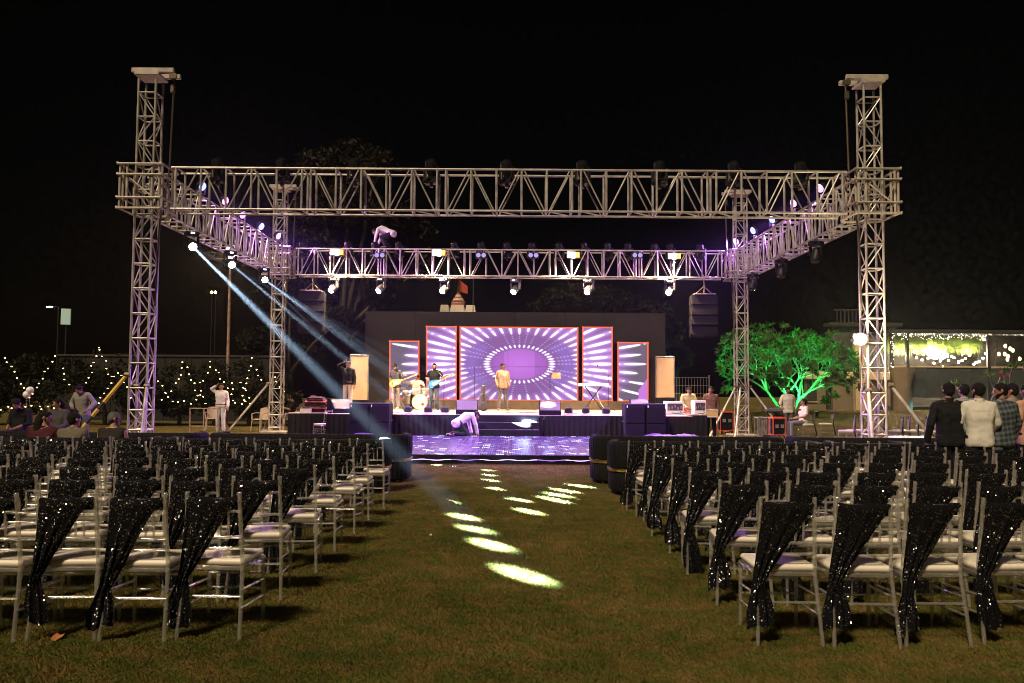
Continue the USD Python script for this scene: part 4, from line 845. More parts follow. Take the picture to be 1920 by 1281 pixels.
# --- man on the rear beam
pp = at(722, 465, YR); person('man in white shirt bending down on top of the rear truss beam', (pp[0], YR, ZT + .03), 78, stand(pel=(0, -.22, .58), chest=(0, .10, .74), neck=(0, .28, .72), head=(0, .40, .66), face=(0, .6, -.8), shL=(-.18, .21, .70), shR=(.18, .21, .70), elL=(-.22, .26, .44), elR=(.22, .26, .44), wrL=(-.16, .34, .20), wrR=(.16, .34, .20),
    hipL=(-.09, -.22, .54), hipR=(.09, -.22, .54), knL=(-.14, .10, .42), knR=(.14, .06, .42), anL=(-.22, -.10, .085), anR=(.22, -.14, .085), toeL=(-.24, .06, .035), toeR=(.24, .02, .035)), 'shirt_white', 'trouser_dark', seed=7)
# --- right side of the stage
person('man in khaki shirt working at the mixing desks beside the stage', foot(1291, 800, 28.4), 180, stand(neck=(0, .06, 1.44), head=(0, .10, 1.58), face=(.0, 1, -.35), elL=(-.25, .10, 1.14), elR=(.25, .10, 1.14), wrL=(-.12, .36, 1.02), wrR=(.12, .36, 1.02)), 'shirt_khaki', 'trouser_dark', 'half', seed=8)
person('man in maroon brown shirt standing right of the mixing desks', foot(1333, 800, 28.4), 172, stand(face=(.35, 1, -.1)), 'shirt_brown', 'trouser_dark', 'long', seed=9)
person('bearded man in white shirt standing below the green tree', foot(1478, 818, 30.2), 182, stand(elR=(.30, .05, 1.16), wrR=(.34, .26, 1.05), face=(.1, 1, -.15)), 'shirt_white', 'trouser_slate', 'half', beard=True, seed=10)
person('man in white tee with black chest print sitting sideways on a chair', foot(1506, 823, 28.6, .0), 96, sit(wrL=(-.08, .34, .66), wrR=(.1, .3, .66), head=(0, -.04, 1.21), face=(.25, .8, .25)), 'shirt_white', 'trouser_slate', 'short', shoes='shoe_white', seed=11); obj('chest_print', G().box((.03, .088, .96), (.13, .012, .05), .004), LOOK['black_paint'], [q for q in stage.GetPrimAtPath('/World').GetChildren() if q.GetName().startswith('person')][-1])
# --- left side
person('man in lilac shirt standing with one hand to his head, left of the truss', foot(413, 815, 29.4), 172, stand(elR=(.34, .04, 1.52), wrR=(.16, .08, 1.62), face=(-.4, .9, -.1), wrL=(-.30, .10, .90)), 'shirt_lilac', 'trouser_lilac', 'long', tuck=True, seed=12)
person('man in black tee sitting behind the back left tower, reading papers', foot(547, 806, 31.6), 108, sit(head=(0, .08, 1.19), face=(0, .8, -.5), wrL=(-.1, .34, .86), wrR=(.12, .36, .84), elL=(-.22, .10, .78), elR=(.22, .10, .78)), 'shirt_black', 'trouser_slate', 'short', seed=13)
# --- seated on the far left sofa, seen from behind
person('woman in maroon top on the left sofa, face turned to the right', foot(84, 800, 13.25, -.13), 0, sit(face=(1, .35, -.12), chest=(0, -.06, .86), anL=(-.12, .45, .215), anR=(.12, .45, .215), toeL=(-.13, .62, .165), toeR=(.13, .62, .165)), 'shirt_maroon', 'trouser_dark', 'short', long_hair=True, skin='skin_light', seed=14, detail=True)
person('man in beige shirt on the left sofa between two women', foot(139, 800, 13.25, -.15), -4, sit(face=(.45, .9, -.05), anL=(-.12, .45, .235), anR=(.12, .45, .235), toeL=(-.13, .62, .185), toeR=(.13, .62, .185)), 'shirt_beige', 'trouser_dark', 'long', seed=15, build=1.12)
person('woman with cropped hair and bare shoulders on the left sofa by the tower', foot(214, 800, 13.25, -.14), -6, sit(face=(.8, .6, -.1), anL=(-.12, .45, .225), anR=(.12, .45, .225), toeL=(-.13, .62, .175), toeR=(.13, .62, .175)), 'dress_dark', 'trouser_dark', 'none', skin='skin_light', hairmat='hair_grey', seed=16)
# --- dim people at the far left
person('man in white shirt standing bent forward before the fairy lights', foot(154, 815, 22.4, 0), 170, stand(neck=(0, .10, 1.40), head=(0, .19, 1.50), chest=(0, .05, 1.24), face=(.2, .8, -.6), shL=(-.185, .06, 1.36), shR=(.185, .06, 1.36), elL=(-.34, .0, 1.14), wrL=(-.30, .20, .98), elR=(.30, .06, 1.12), wrR=(.12, .26, 1.02)), 'shirt_dim', 'denim', 'long', seed=17)
person('man in black sitting at the far left edge, looking down', foot(36, 815, 19.0), 175, sit(neck=(0, .06, 1.05), head=(0, .13, 1.18), face=(0, .7, -.6), wrL=(-.04, .36, .62), wrR=(.04, .36, .62)), 'shirt_black', 'trouser_dark', 'half', seed=18)
person('dark haired woman sitting low between sofa guests and fairy lights', foot(107, 815, 18.4), 165, sit(face=(.5, .8, -.2)), 'shirt_charcoal', 'trouser_dark', 'long', long_hair=True, seed=19)
# --- standing at the right behind the chairs
person('man in black suit standing with back to camera, leftmost of the right group', foot(1783, 900, 12.35), 2, stand(shL=(-.205, 0, 1.385), shR=(.205, 0, 1.385), face=(.05, 1, -.1), elL=(-.30, -.04, 1.12), wrL=(-.31, .05, .87), elR=(.30, -.04, 1.12), wrR=(.22, .03, .88)), 'shirt_black', 'trouser_dark', 'long', build=1.1, seed=20, skin='skin')
person('man in white shirt standing with back to camera beside the black suit', foot(1839, 900, 12.25), -8, stand(shL=(-.175, 0, 1.385), shR=(.175, 0, 1.385), face=(-.35, .95, -.05), elL=(-.27, .02, 1.14), wrL=(-.20, .16, .95), elR=(.26, .04, 1.14), wrR=(.17, .18, .96)), 'shirt_white', 'trouser_dark', 'long', beard=True, build=.98, seed=21)
person('man in blue printed shirt, half hidden between suit and white shirt', foot(1812, 890, 14.6), 6, stand(), 'shirt_print_blue', 'trouser_dark', 'short', seed=22, build=1.1)
person('man in dark plaid shirt standing beside the white shirted man', foot(1882, 900, 12.4), 14, stand(shL=(-.195, 0, 1.385), shR=(.195, 0, 1.385), face=(-.85, .55, -.1), elR=(.28, .0, 1.14), wrR=(.24, .12, .9)), 'shirt_check_teal', 'denim', 'long', build=1.05, seed=23, beard=True)
person('man in oatmeal shirt behind the plaid shirted man', foot(1902, 890, 13.4), 10, stand(face=(-.7, .7, 0)), 'shirt_oatmeal', 'trouser_slate', 'long', seed=24, build=1.1)
person('person in pink shirt at the right edge of the group', foot(1932, 895, 12.9), 20, stand(), 'shirt_pink', 'trouser_dark', 'short', seed=25, build=1.1)
# ------------------------------------------------------------------ band gear
M('guitar_yellow', (.75, .48, .10), .2, 0, color2=(.85, .62, .20), scale=3, coat=.6); M('guitar_blue', (.03, .22, .62), .2, 0, color2=(.06, .35, .8), scale=3, coat=.6); M('maple', (.62, .42, .22), .35); M('drum_head', (.80, .74, .62), .5, 0, var=.05); M('drum_shell', (.65, .63, .62), .25, .3); M('cymbal', (.75, .55, .25), .25, 1.0); M('navy_case', (.035, .032, .04), .6, 0, bump=.2)
def guitar(label, body, o, tip):
    o = np.array(o, float); tip = np.array(tip, float); d = tip - o; L = np.linalg.norm(d); d /= L; n = np.array([0, -1.0, .12]); n -= d * (n @ d); n /= np.linalg.norm(n); w = np.cross(n, d)
    t = thing('electric_guitar', label, 'guitar', o, 0, 'electric guitars held on stage')
    a = np.linspace(0, 2 * np.pi, 40, endpoint=False); r = .155 + .035 * np.cos(2 * a) + .018 * np.cos(3 * a + .5); P2 = np.stack([r * 1.22 * np.cos(a), r * np.sin(a)], 1)
    import shapely.geometry as sg
    m = trimesh.creation.extrude_polygon(sg.Polygon(P2), .045); Mx = frame((0, 0, 0), d, w, n)
    obj('guitar_body', G().tmesh(m).xf(Mx), LOOK[body], t, smooth=30)
    pg = trimesh.creation.extrude_polygon(sg.Polygon(P2 * .5 + (.03, -.02)), .006); obj('pickguard', G().tmesh(pg).xf(frame(n * .046, d, w, n)), LOOK['white_plastic'], t)
    obj('neck', G().bar(d * .14 + n * .04, d * (L - .14) + n * .04, .048, .022, up=n), LOOK['maple'], t); obj('headstock', G().bar(d * (L - .15) + n * .04 + w * .01, d * L + n * .035 + w * .015, .075, .02, up=n), LOOK['maple'], t)
    for k in range(3): obj('tuning_peg', G().tube(d * (L - .12 + .04 * k) + n * .04, d * (L - .12 + .04 * k) + n * .04 + w * .07, .006, 5), LOOK['steel'], t)
    obj('bridge', G().bar(-d * .09 - w * .04 + n * .05, -d * .09 + w * .04 + n * .05, .02, .012, up=n), LOOK['steel'], t)
g1 = at(741, 718, 31.28); guitar('yellow electric guitar held by the man in dark shirt', 'guitar_yellow', g1, at(784, 702, 31.0))
g1 = at(814, 719, 31.40); guitar('blue electric guitar held by the bearded bass player', 'guitar_blue', g1, at(853, 701, 31.1))
dk = thing('drum_kit', 'pale drum kit with big cream bass drum between the two guitar players', 'drum kit', foot(786, 762, 32.05, SZ))
obj('bass_drum', G().lathe([(.02, .22), (.28, .22), (.285, .20), (.285, -.20), (.28, -.21), (.02, -.21)], 28, (0.05, -.1, .29), (0, 1, 0)), LOOK['drum_shell'], dk)
obj('bass_drum_head', G().lathe([(.02, .0), (.268, .0), (.268, -.006)], 28, (0.05, -.318, .29), (0, 1, 0)), LOOK['drum_head'], dk); obj('hoop', G().path([(.05 + .285 * math.cos(a), -.315, .29 + .285 * math.sin(a)) for a in np.linspace(0, 2 * math.pi, 29)], .014, 6, caps=False), LOOK['maple'], dk); obj('head_logo', G().ball((.16, -.328, .20), .055, 2, (1, .12, 1)), LOOK['red_paint'], dk)
for x, y, z, r, h in ((-.13, .05, .68, .15, .2), (.24, .05, .68, .15, .2), (-.45, .32, .40, .19, .34), (.52, .25, .5, .17, .15), (-.52, -.02, .62, .12, .15)): obj('tom_drum', G().lathe([(.02, 0), (r, 0), (r + .005, .02), (r + .005, h - .02), (r, h), (.02, h)], 20, (x, y, z - h / 2), (0, -.25, 1)), LOOK['drum_shell'], dk)
for x, y, z, r in ((-.55, .25, 1.02, .20), (.55, .2, .92, .22), (-.75, .45, .80, .17)):
    obj('cymbal', G().lathe([(.01, .02), (.05, .012), (r, -.006), (r, -.010), (.02, .0)], 22, (x, y, z), (.15, -.3, 1)), LOOK['cymbal'], dk); obj('cymbal_stand', G().tube((x, y, .02), (x, y, z), .011, 6).tube((x - .18, y, .01), (x, y, .3), .009, 5).tube((x + .18, y, .01), (x, y, .3), .009, 5).tube((x, y + .18, .01), (x, y, .3), .009, 5), LOOK['steel'], dk)
for s in (-1, 1): obj('drum_leg', G().tube((.05 + s * .24, -.2, .2), (.05 + s * .36, -.32, .0), .01, 6), LOOK['steel'], dk)
obj('drum_throne', G().lathe([(.02, .44), (.16, .44), (.17, .48), (.15, .52), (.02, .52)], 16, (0, .62, 0)).tube((0, .62, 0), (0, .62, .45), .02, 6), LOOK['speaker_black'], dk)
def mic_stand(label, u, v, Yd, h, boom=None, extra=None):
    t = thing('microphone_stand', label, 'microphone stand', foot(u, v, Yd, SZ), 0, 'microphone stands on the stage')
    for a in (0, 2.1, 4.2): obj('foot', G().tube((0, 0, .10), (.26 * math.cos(a), .26 * math.sin(a), .012), .010, 5), LOOK['fixture_black'], t)
    obj('pole', G().tube((0, 0, .05), (0, 0, h), .010, 6), LOOK['fixture_black'], t); e = np.array([0, -.05, h + .02])
    if boom is not None: b = np.array(boom); obj('boom', G().tube((-b[0] * .3, 0, h - b[2] * .3), (b[0], b[1], h + b[2]), .009, 6), LOOK['steel'], t); e = np.array([b[0], b[1], h + b[2]])
    obj('microphone', G().tube(e, e + (-.02, -.11, .03), .013, 8, .019).ball(e + (-.022, -.13, .035), .026, 1), LOOK['fixture_grey'], t)
    if extra: obj('music_stand', G().box((.22, -.03, 1.28), (.34, .03, .22), .01).tube((.0, 0, 1.15), (.2, 0, 1.22), .01, 5), LOOK['cover_cream'], t)
mic_stand('microphone stand left of the man in checked shirt', 889, 765, 31.0, 1.5)
mic_stand('microphone stand with small sheet holder, right of the violet oval', 1031, 766, 31.0, 1.45, extra=True)
mic_stand('boom microphone stand beside the keyboard', 1141, 762, 31.9, 1.36, (-.42, -.1, .28))
mic_stand('thin microphone stand in front of the bass player', 832, 766, 31.0, 1.15, (-.2, .05, .22))
kb = thing('keyboard', 'pale electronic keyboard on a crossed stand at stage right', 'keyboard', foot(1112, 764, 31.6, SZ))
obj('keyboard_body', G().box((0, 0, .96), (1.12, .32, .10), .015), LOOK['white_plastic'], kb); 
for k in range(28): obj('key', G().box((-.50 + .037 * k, -.10, 1.016), (.034, .12, .014)), LOOK['white_enamel' if k % 7 not in (1, 4) else 'black_paint'], kb)
for s in (-1, 1):
    for y in (-.12, .14): obj('stand_leg', G().tube((s * .30, y, .91), (-s * .34, y, .02), .014, 6), LOOK['fixture_black'], kb)
obj('cable', G().path([(.1, .1, .95), (.14, -.18, .6), (.25, -.2, .3), (.42, -.22, .05), (.7, -.3, .015)], .009, 5), LOOK['white_plastic'], kb)
gc = thing('guitar_case', 'black guitar case standing upright behind the left monitor', 'guitar case', foot(906, 768, 30.2, SZ))
obj('case', G().man(m3.Manifold.batch_hull([sph((0, 0, .22), .14), sph((0, .0, .14), .14), sph((0, 0, .56), .10)]).scale((1.25, .62, 1)) + m3.Manifold.batch_hull([sph((0, 0, .5), .07), sph((0, 0, .86), .075)])), LOOK['navy_case'], gc, smooth=40)
for z in (.3, .62): obj('latch', G().box((.0, -.10, z), (.05, .02, .03), .005), LOOK['steel'], gc)
obj('handle', G().path([(.14, -.02, .36), (.19, -.02, .38), (.19, -.02, .46), (.14, -.02, .48)], .012, 6), LOOK['dark_cable'], gc)
up = None
for k, (u, v) in enumerate(((765, 774), (803, 774), (834, 774), (1066, 775), (1098, 775), (1136, 776))):
    lab = 'small dark uplight on the stage front edge, %s from left' % ORD[k]; p = foot(u, v, 26.35, SZ)
    if up is None:
        up = thing('stage_uplight', lab, 'stage light', p, 0, 'small uplights along the stage front edge')
        obj('housing', G().box((0, 0, .13), (.22, .18, .17), .03), LOOK['fixture_black'], up); obj('lens', G().lathe([(.02, 0), (.07, 0), (.065, .012)], 12, (0, -.02, .217), (0, -.1, 1)), EM('uplight_lens', (.5, .3, 1), .6), up); obj('bracket', G().path([(-.13, 0, .13), (-.13, 0, .01), (.13, 0, .01), (.13, 0, .13)], .012, 6), LOOK['steel'], up); obj('knob', G().ball((.14, 0, .13), .022, 1), LOOK['steel'], up)
    else: dup(up, lab, p, RNG.uniform(-15, 15))
rg = np.random.default_rng(5)
for k, (u0, u1, v) in enumerate(((700, 790, 771), (820, 900, 773), (930, 1060, 772), (1075, 1170, 771))):
    a = np.array(foot(u0, v, 28.5, SZ)); b = np.array(foot(u1, v, 27.6, SZ)); n = 26; s = np.linspace(0, 1, n)
    pts = a[None] * (1 - s)[:, None] + b[None] * s[:, None]; pts[:, 1] += np.cumsum(rg.normal(0, .12, n)); pts[:, 0] += np.cumsum(rg.normal(0, .05, n)); pts[:, 1] = np.clip(pts[:, 1], 26.4, 33); pts[:, 2] = SZ + .014
    obj('stage_cable', G().path(pts, .012, 5), LOOK['dark_cable' if k % 2 == 0 else 'white_plastic'], None, smooth=True, label='%s cable snaking over the stage planks, %s from left' % ('black' if k % 2 == 0 else 'white', ORD[k]), cat='cable', group='cables lying on the stage planks')

# ------------------------------------------------------------------ tables and clutter beside the stage
def clothed_table(label, x0, x1, y0, y1, z, cloth, top, seed):
    t = thing('covered_table', label, 'table', ((x0 + x1) / 2, y0, 0)); w = (x1 - x0) / 2; dd = y1 - y0
    obj('tabletop', G().box((0, dd / 2, z - .02), (2 * w, dd, .04), .008), LOOK[top], t)
    obj('skirt', pleats(-w, w, .02, z - .041, -.01, seed=seed), LOOK[cloth], t, smooth=True); obj('skirt', pleats(0, dd, .02, z - .041, -w, along='y', seed=seed + 1), LOOK[cloth], t, smooth=True); obj('skirt', pleats(0, dd, .02, z - .041, w + .04, along='y', seed=seed + 2), LOOK[cloth], t, smooth=True)
    for sx in (-1, 1):
        for y in (.08, dd - .08): obj('leg', G().tube((sx * (w - .08), y, 0), (sx * (w - .08), y, z - .04), .02, 6), LOOK['steel'], t)
a = at(1249, 776, 27.6); b = at(1320, 776, 27.6); clothed_table('table with pale top and black pleated skirt carrying the mixing desks', a[0], b[0], 27.2, 28.1, a[2] + .0, 'black_cloth', 'wood_stage', 40); TZ = a[2]
def console(label, u, v, w, h, Yd, z, tilt=.35):
    p = at(u, v, Yd); t = thing('mixing_console', label, 'mixing desk', (p[0], Yd, z), 0, 'mixing desks on the skirted table')
    obj('case', G().tmesh(trimesh.convex.convex_hull(np.array([[s * w / 2, y, zz] for s in (-1, 1) for y, zz in ((0, 0), (0, .10), (.42, h), (.5, h), (.5, 0))]))), LOOK['white_enamel'], t, smooth=20)
    obj('lid', G().box((0, -.06, h * .5), (w, .03, h), .006), LOOK['white_enamel'], t)
    obj('inset_panel', G().box((0, -.078, h * .55), (w * .86, .012, h * .55), .004), LOOK['fixture_grey'], t)
    for k in range(5): obj('fader', G().box((-w * .34 + w * .17 * k, -.09, h * (.45 + .08 * (k % 3))), (w * .07, .012, h * .22), .003), LOOK['steel' if k % 2 else 'cover_cream'], t)
    obj('cable_bundle', G().path([(w * .3, -.1, h * .2), (w * .35, -.12, .04), (w * .1, -.14, .02), (-w * .2, -.12, .03)], .012, 5), LOOK['dark_cable'], t)
console('wide white mixing desk case at the left of the skirted table', 1265, 775, .56, .40, 27.5, TZ)
console('small white equipment rack at the right of the skirted table', 1312, 775, .36, .44, 27.5, TZ)
p = foot(1288, 776, 27.36, TZ); obj('cable_coil', G().path([(p[0] + .12 * math.cos(a) * (1 - .01 * k), p[1] + .08 * math.sin(a), p[2] + .02 + .004 * k) for k, a in enumerate(np.linspace(0, 18, 50))], .012, 5), LOOK['red_paint'], smooth=True, label='red cable coil on the skirted table before the khaki man', cat='cable')
def steel_case(label, u0, u1, vt, Yd, paint, cat='flight case', name='flight_case'):
    a = at(u0, vt, Yd); b = at(u1, vt, Yd); w = b[0] - a[0]; h = a[2]; t = thing(name, label, cat, ((a[0] + b[0]) / 2, Yd, 0)); d = .55; r = .03
    for sx in (-1, 1):
        for y in (0, d): obj('corner_post', G().box((sx * (w / 2 - r / 2), y, h / 2), (r, r, h), .004), LOOK[paint], t)
    for z in (.12, h - .02):
        for y in (0, d): obj('rail', G().box((0, y, z), (w - 2 * r, r, r), .004), LOOK[paint], t)
        for sx in (-1, 1): obj('rail', G().box((sx * (w / 2 - r / 2), d / 2, z), (r, d - r, r), .004), LOOK[paint], t)
    obj('panel', G().box((0, d / 2, h / 2 + .05), (w - 2 * r - .02, d - .05, h - .2), .01), LOOK['speaker_black'], t); obj('lid', G().box((0, d / 2, h + .01), (w + .01, d + .02, .03), .008), LOOK[paint], t)
    for k in range(2): obj('handle_plate', G().box((-w * .2 + w * .4 * k, -.014, h * .6), (w * .24, .012, .12), .004), LOOK['steel'], t)
    for sx in (-1, 1): obj('castor', G().lathe([(.02, -.02), (.05, -.018), (.05, .018), (.02, .02)], 10, (sx * (w / 2 - .06), .06, .05), (1, 0, 0)), LOOK['fixture_black'], t)
steel_case('black flight case with red edges standing right of the back right tower', 1449, 1474, 784, 28.6, 'red_paint')
steel_case('red framed equipment trolley behind the back right tower', 1350, 1376, 772, 31.4, 'red_paint', 'trolley', 'equipment_trolley')
t = thing('folding_table', 'brown box topped folding table on steel legs right of the mixing desks', 'table', foot(1331, 812, 28.0))
obj('tabletop', G().box((0, .25, .72), (.60, .5, .03), .006), LOOK['white_enamel'], t)
for sx in (-1, 1):
    for y in (.03, .47): obj('leg', G().tube((sx * .27, y, 0), (sx * .27, y, .70), .014, 6), LOOK['steel'], t)
p = foot(1331, 812, 28.0); t2 = thing('wooden_crate', 'flat brown wooden crate lying on the folding table', 'crate', (p[0], p[1], .737)); obj('box', G().box((0, .25, .10), (.56, .42, .19), .01), LOOK['maple'], t2); obj('lid', G().box((0, .25, .205), (.58, .44, .02), .004), LOOK['white_enamel'], t2)
t = thing('pole_stack', 'bundle of upright silver truss poles between tower and red edged case', 'pole stack', foot(1431, 820, 28.4)); rg = np.random.default_rng(8)
for k in range(14): x = -.24 + .037 * k + rg.normal(0, .008); obj('pole', G().tube((x, rg.uniform(-.1, .1), 0), (x + rg.normal(0, .02), rg.uniform(-.06, .06), rg.uniform(.62, .76)), .012, 6).ball((x, 0, .7), .022, 1), LOOK['steel'], t)
t = thing('mixer_stand', 'small grey mixing desk on a stand in front of the white shirted man', 'mixing desk', foot(1449, 818, 30.0)); obj('mixer', G().box((0, 0, .93), (.62, .42, .09), .02, rot=np.array([[1, 0, 0], [0, .95, -.3], [0, .3, .95]])), LOOK['fixture_grey'], t)
for k in range(6): obj('fader', G().box((-.22 + .085 * k, -.08, .965), (.03, .12, .02), 0), LOOK['steel'], t)
for s in (-1, 1): obj('leg', G().tube((s * .25, -.1, .9), (-s * .25, .1, 0), .016, 6), LOOK['fixture_black'], t)
t = thing('wire_cage', 'grey wire mesh cage standing behind the right covered speaker', 'cage', foot(1297, 800, 34.5)); zt = at(1297, 708, 34.5)[2]; ww = 1.45
for k in range(13): obj('upright_wire', G().tube((-ww / 2 + ww * k / 12, 0, .2), (-ww / 2 + ww * k / 12, 0, zt), .011, 5), LOOK['steel'], t)
for z in np.linspace(.5, zt, 6): obj('cross_wire', G().tube((-ww / 2 - .02, .0, z), (ww / 2 + .02, 0, z), .013, 5), LOOK['steel'], t)
for s in (-1, 1): obj('post', G().tube((s * ww / 2, .04, 0), (s * ww / 2, .04, zt + .1), .03, 6), LOOK['steel'], t)
# left of the stage
a = at(565, 775, 28.6); b = at(655, 778, 27.6); clothed_table('dark draped table with pale top left of the subwoofers', a[0], b[0] - .05, 27.0, 28.0, .80, 'black_cloth', 'wood_stage', 50)
p = foot(594, 770, 27.5, .80); t = thing('cloth_pile', 'heap of folded dark and red cloths on the left table', 'cloth pile', p); rg = np.random.default_rng(3)
for k in range(9):
    w = .50 - .034 * k; c = m3.Manifold.batch_hull([sph((sx * w * rg.uniform(.8, 1.1), sy * .22, .03 + .052 * k + rg.uniform(-.012, .012)), .03) for sx in (-1, 1) for sy in (-1, 1)] + [sph((rg.uniform(-.2, .2), 0, .05 + .055 * k), .045)]); obj('folded_cloth', fuse([c], .06, 2, .05, k), LOOK[('shirt_maroon', 'shirt_black', 'red_paint', 'shirt_charcoal')[k % 4]], t, smooth=True)
p = foot(574, 770, 27.2, .80); t = thing('paper_box', 'white paper box at the front of the left table', 'box', p); obj('carton', G().box((0, 0, .06), (.34, .22, .12), .006), LOOK['white_plastic'], t); obj('lid', G().box((0, 0, .132), (.36, .24, .02), .004), LOOK['cover_cream'], t)
def plastic_chair(label, loc, rz):
    t = thing('plastic_chair', label, 'chair', loc, rz, 'moulded plastic chairs left of the stage'); mt = LOOK['beige_plastic']
    obj('seat', G().box((0, 0, .43), (.44, .44, .03), .02), mt, t, smooth=40)
    n = 12; q = np.linspace(-1, 1, n); Zz = np.linspace(.44, .86, 7); obj('backrest', G().grid(np.array([[(x * (.22 - .03 * (z - .44)), -.22 - .12 * (z - .44) + .07 * x * x, z - .05 * x * x * (z > .8)) for x in q] for z in Zz])), mt, t, smooth=True)
    for sx in (-1, 1):
        obj('leg', G().tube((sx * .2, .2, .42), (sx * .23, .24, 0), .022, 6), mt, t); obj('leg', G().tube((sx * .2, -.2, .42), (sx * .23, -.27, 0), .022, 6), mt, t); obj('armrest', G().path([(sx * .22, -.24, .66), (sx * .25, 0, .66), (sx * .25, .18, .63), (sx * .22, .2, .43)], .018, 6), mt, t)
plastic_chair('grey brown plastic chair empty behind the back left tower', foot(488, 806, 31.0), 150)
plastic_chair('plastic chair under the man in black tee', foot(543, 806, 31.6), 108)
plastic_chair('pale plastic chair behind the man in lilac', foot(398, 806, 31.5), 195)
LOOK_STEEL = LOOK['truss_rust']; t = thing('pipe_frame', 'pale pipe frame stand with two bays, left of the man in lilac', 'frame', foot(381, 812, 28.0)); zt = at(381, 766, 28.0)[2]
for x in (-.45, .0, .45): obj('upright', G().tube((x, 0, 0), (x, 0, zt), .018, 6), LOOK_STEEL, t)
for z in (.3, zt): obj('rail', G().tube((-.47, 0, z), (.47, 0, z), .018, 6), LOOK_STEEL, t)
for x in (-.45, .45): obj('foot', G().tube((x, -.25, .02), (x, .25, .02), .018, 6), LOOK['steel'], t)
M('purple_sheet', (.035, .022, .05), .7, 0, var=.2, scale=3, bump=.3, bscale=6)
def draped(label, u0, u1, Yd, h, dep, seed):
    a = at(u0, 815, Yd); b = at(u1, 815, Yd); n = 30; m = 12; xs_ = np.linspace(a[0], b[0], n); q = np.linspace(0, 1, m); Pp = np.zeros((m, n, 3))
    for i, qq in enumerate(q):
        e = np.sin(np.pi * np.linspace(0, 1, n)) ** .5; Pp[i, :, 0] = xs_; Pp[i, :, 1] = Yd + dep * qq; Pp[i, :, 2] = .012 + h * np.sin(np.pi * qq) ** .7 * e * (.5 + meshkit.fbm(np.stack([xs_ * 2, 0 * xs_ + qq * 3, 0 * xs_ + seed], -1), 3, seed))
    obj('cloth_bundle', G().grid(Pp), LOOK['purple_sheet'], smooth=True, label=label, cat='cloth')
draped('purple tinted cover sheet crumpled before the left subwoofers', 618, 712, 24.4, .26, 1.0, 1); draped('long purple tinted cover rolled before the right subwoofers', 1190, 1345, 24.2, .30, .9, 2)
# purple-lit low platforms at the right
for k, (u0, u1, Yd, z, nm) in enumerate(((1552, 1612, 21.2, .33, 'low violet lit platform left of the front right tower'), (1688, 1752, 20.6, .46, 'low violet lit platform right of the front right tower'))):
    a = at(u0, 815, Yd); b = at(u1, 815, Yd); t = thing('low_platform', nm, 'platform', ((a[0] + b[0]) / 2, Yd, 0), 0, 'low white platforms by the front right tower'); w = b[0] - a[0]
    obj('deck', G().box((0, .4, z), (w, .8, .05), .01), LOOK['white_enamel'], t); obj('lower_shelf', G().box((0, .4, z - .14), (w - .04, .76, .03), .008), LOOK['white_enamel'], t)
    for sx in (-1, 1):
        for y in (.05, .75): obj('leg', G().box((sx * (w / 2 - .04), y, z / 2 - .015), (.05, .05, z - .03), 0), LOOK['white_enamel'], t)
# loose chairs
lc = 'clear acrylic chairs standing loose around the stage'; ls = 'sequin sashes on the loose chairs'
p = foot(604, 826, 26.2); put_chair('clear acrylic chair standing alone before the dark draped left table', p[0], p[1], 62, group=lc)
p = foot(1511, 822, 28.6); put_chair('clear chair under the man in white tee', p[0], p[1], 100, group=lc); put_sash('black sash on the chair under the man in white tee', p[0], p[1], 100, 0, group=ls)
p = foot(1548, 820, 29.2); put_chair('clear chair standing empty right of the man in white tee', p[0], p[1], 80, group=lc); put_sash('black sash on the empty chair right of the man in white tee', p[0], p[1], 80, 1, group=ls)
for k, (u, Yd) in enumerate(((1586, 24.0), (1601, 24.3), (1620, 24.6), (1640, 24.2), (1675, 24.0), (1688, 24.5), (1704, 24.2), (1722, 24.6), (1740, 24.1))):
    p = foot(u, 826, Yd); put_chair('clear chair seen side on behind the front right tower, %s from left' % ORD[k], p[0], Yd, 70, group='chairs turned sideways behind the front right tower'); put_sash('black sequin sash on sideways chair behind front right tower, %s from left' % ORD[k], p[0], Yd, 70, k % 6, group='sashes on the sideways chairs')

# ------------------------------------------------------------------ vegetation
def leafmat(name, c, tr):
    usdkit.material(stage, '/World/Looks/' + name, {'o': ('geometry', {}), 'r': ('rgb_ramp', {'ramp': [(0, tuple(np.array(c) * .55)), (.6, tuple(c)), (1, tuple(np.array(c) * (1.5, 1.35, 1.0)))]}), 'd': ('principled_bsdf', {'roughness': .6, 'specular_ior_level': .15}), 't': ('translucent_bsdf', {}), 'm': ('mix_closure', {'fac': tr})},
        [('o.random_per_island', 'r.fac'), ('r.color', 'd.base_color'), ('r.color', 't.color'), ('d.BSDF', 'm.closure1'), ('t.BSDF', 'm.closure2')], surface='m.closure')
    LOOK[name] = UsdShade.Material.Get(stage, '/World/Looks/' + name); return LOOK[name]
leafmat('leaf_dark', (.026, .022, .008), .25); leafmat('leaf_hedge', (.022, .027, .009), .25); leafmat('leaf_glossy', (.11, .22, .06), .4); leafmat('leaf_hanging', (.20, .28, .07), .5)
M('bark', (.045, .034, .025), .85, 0, var=.3, scale=8, bump=.4); M('bark_pale', (.08, .072, .06), .7, 0, var=.2, scale=8, bump=.3)
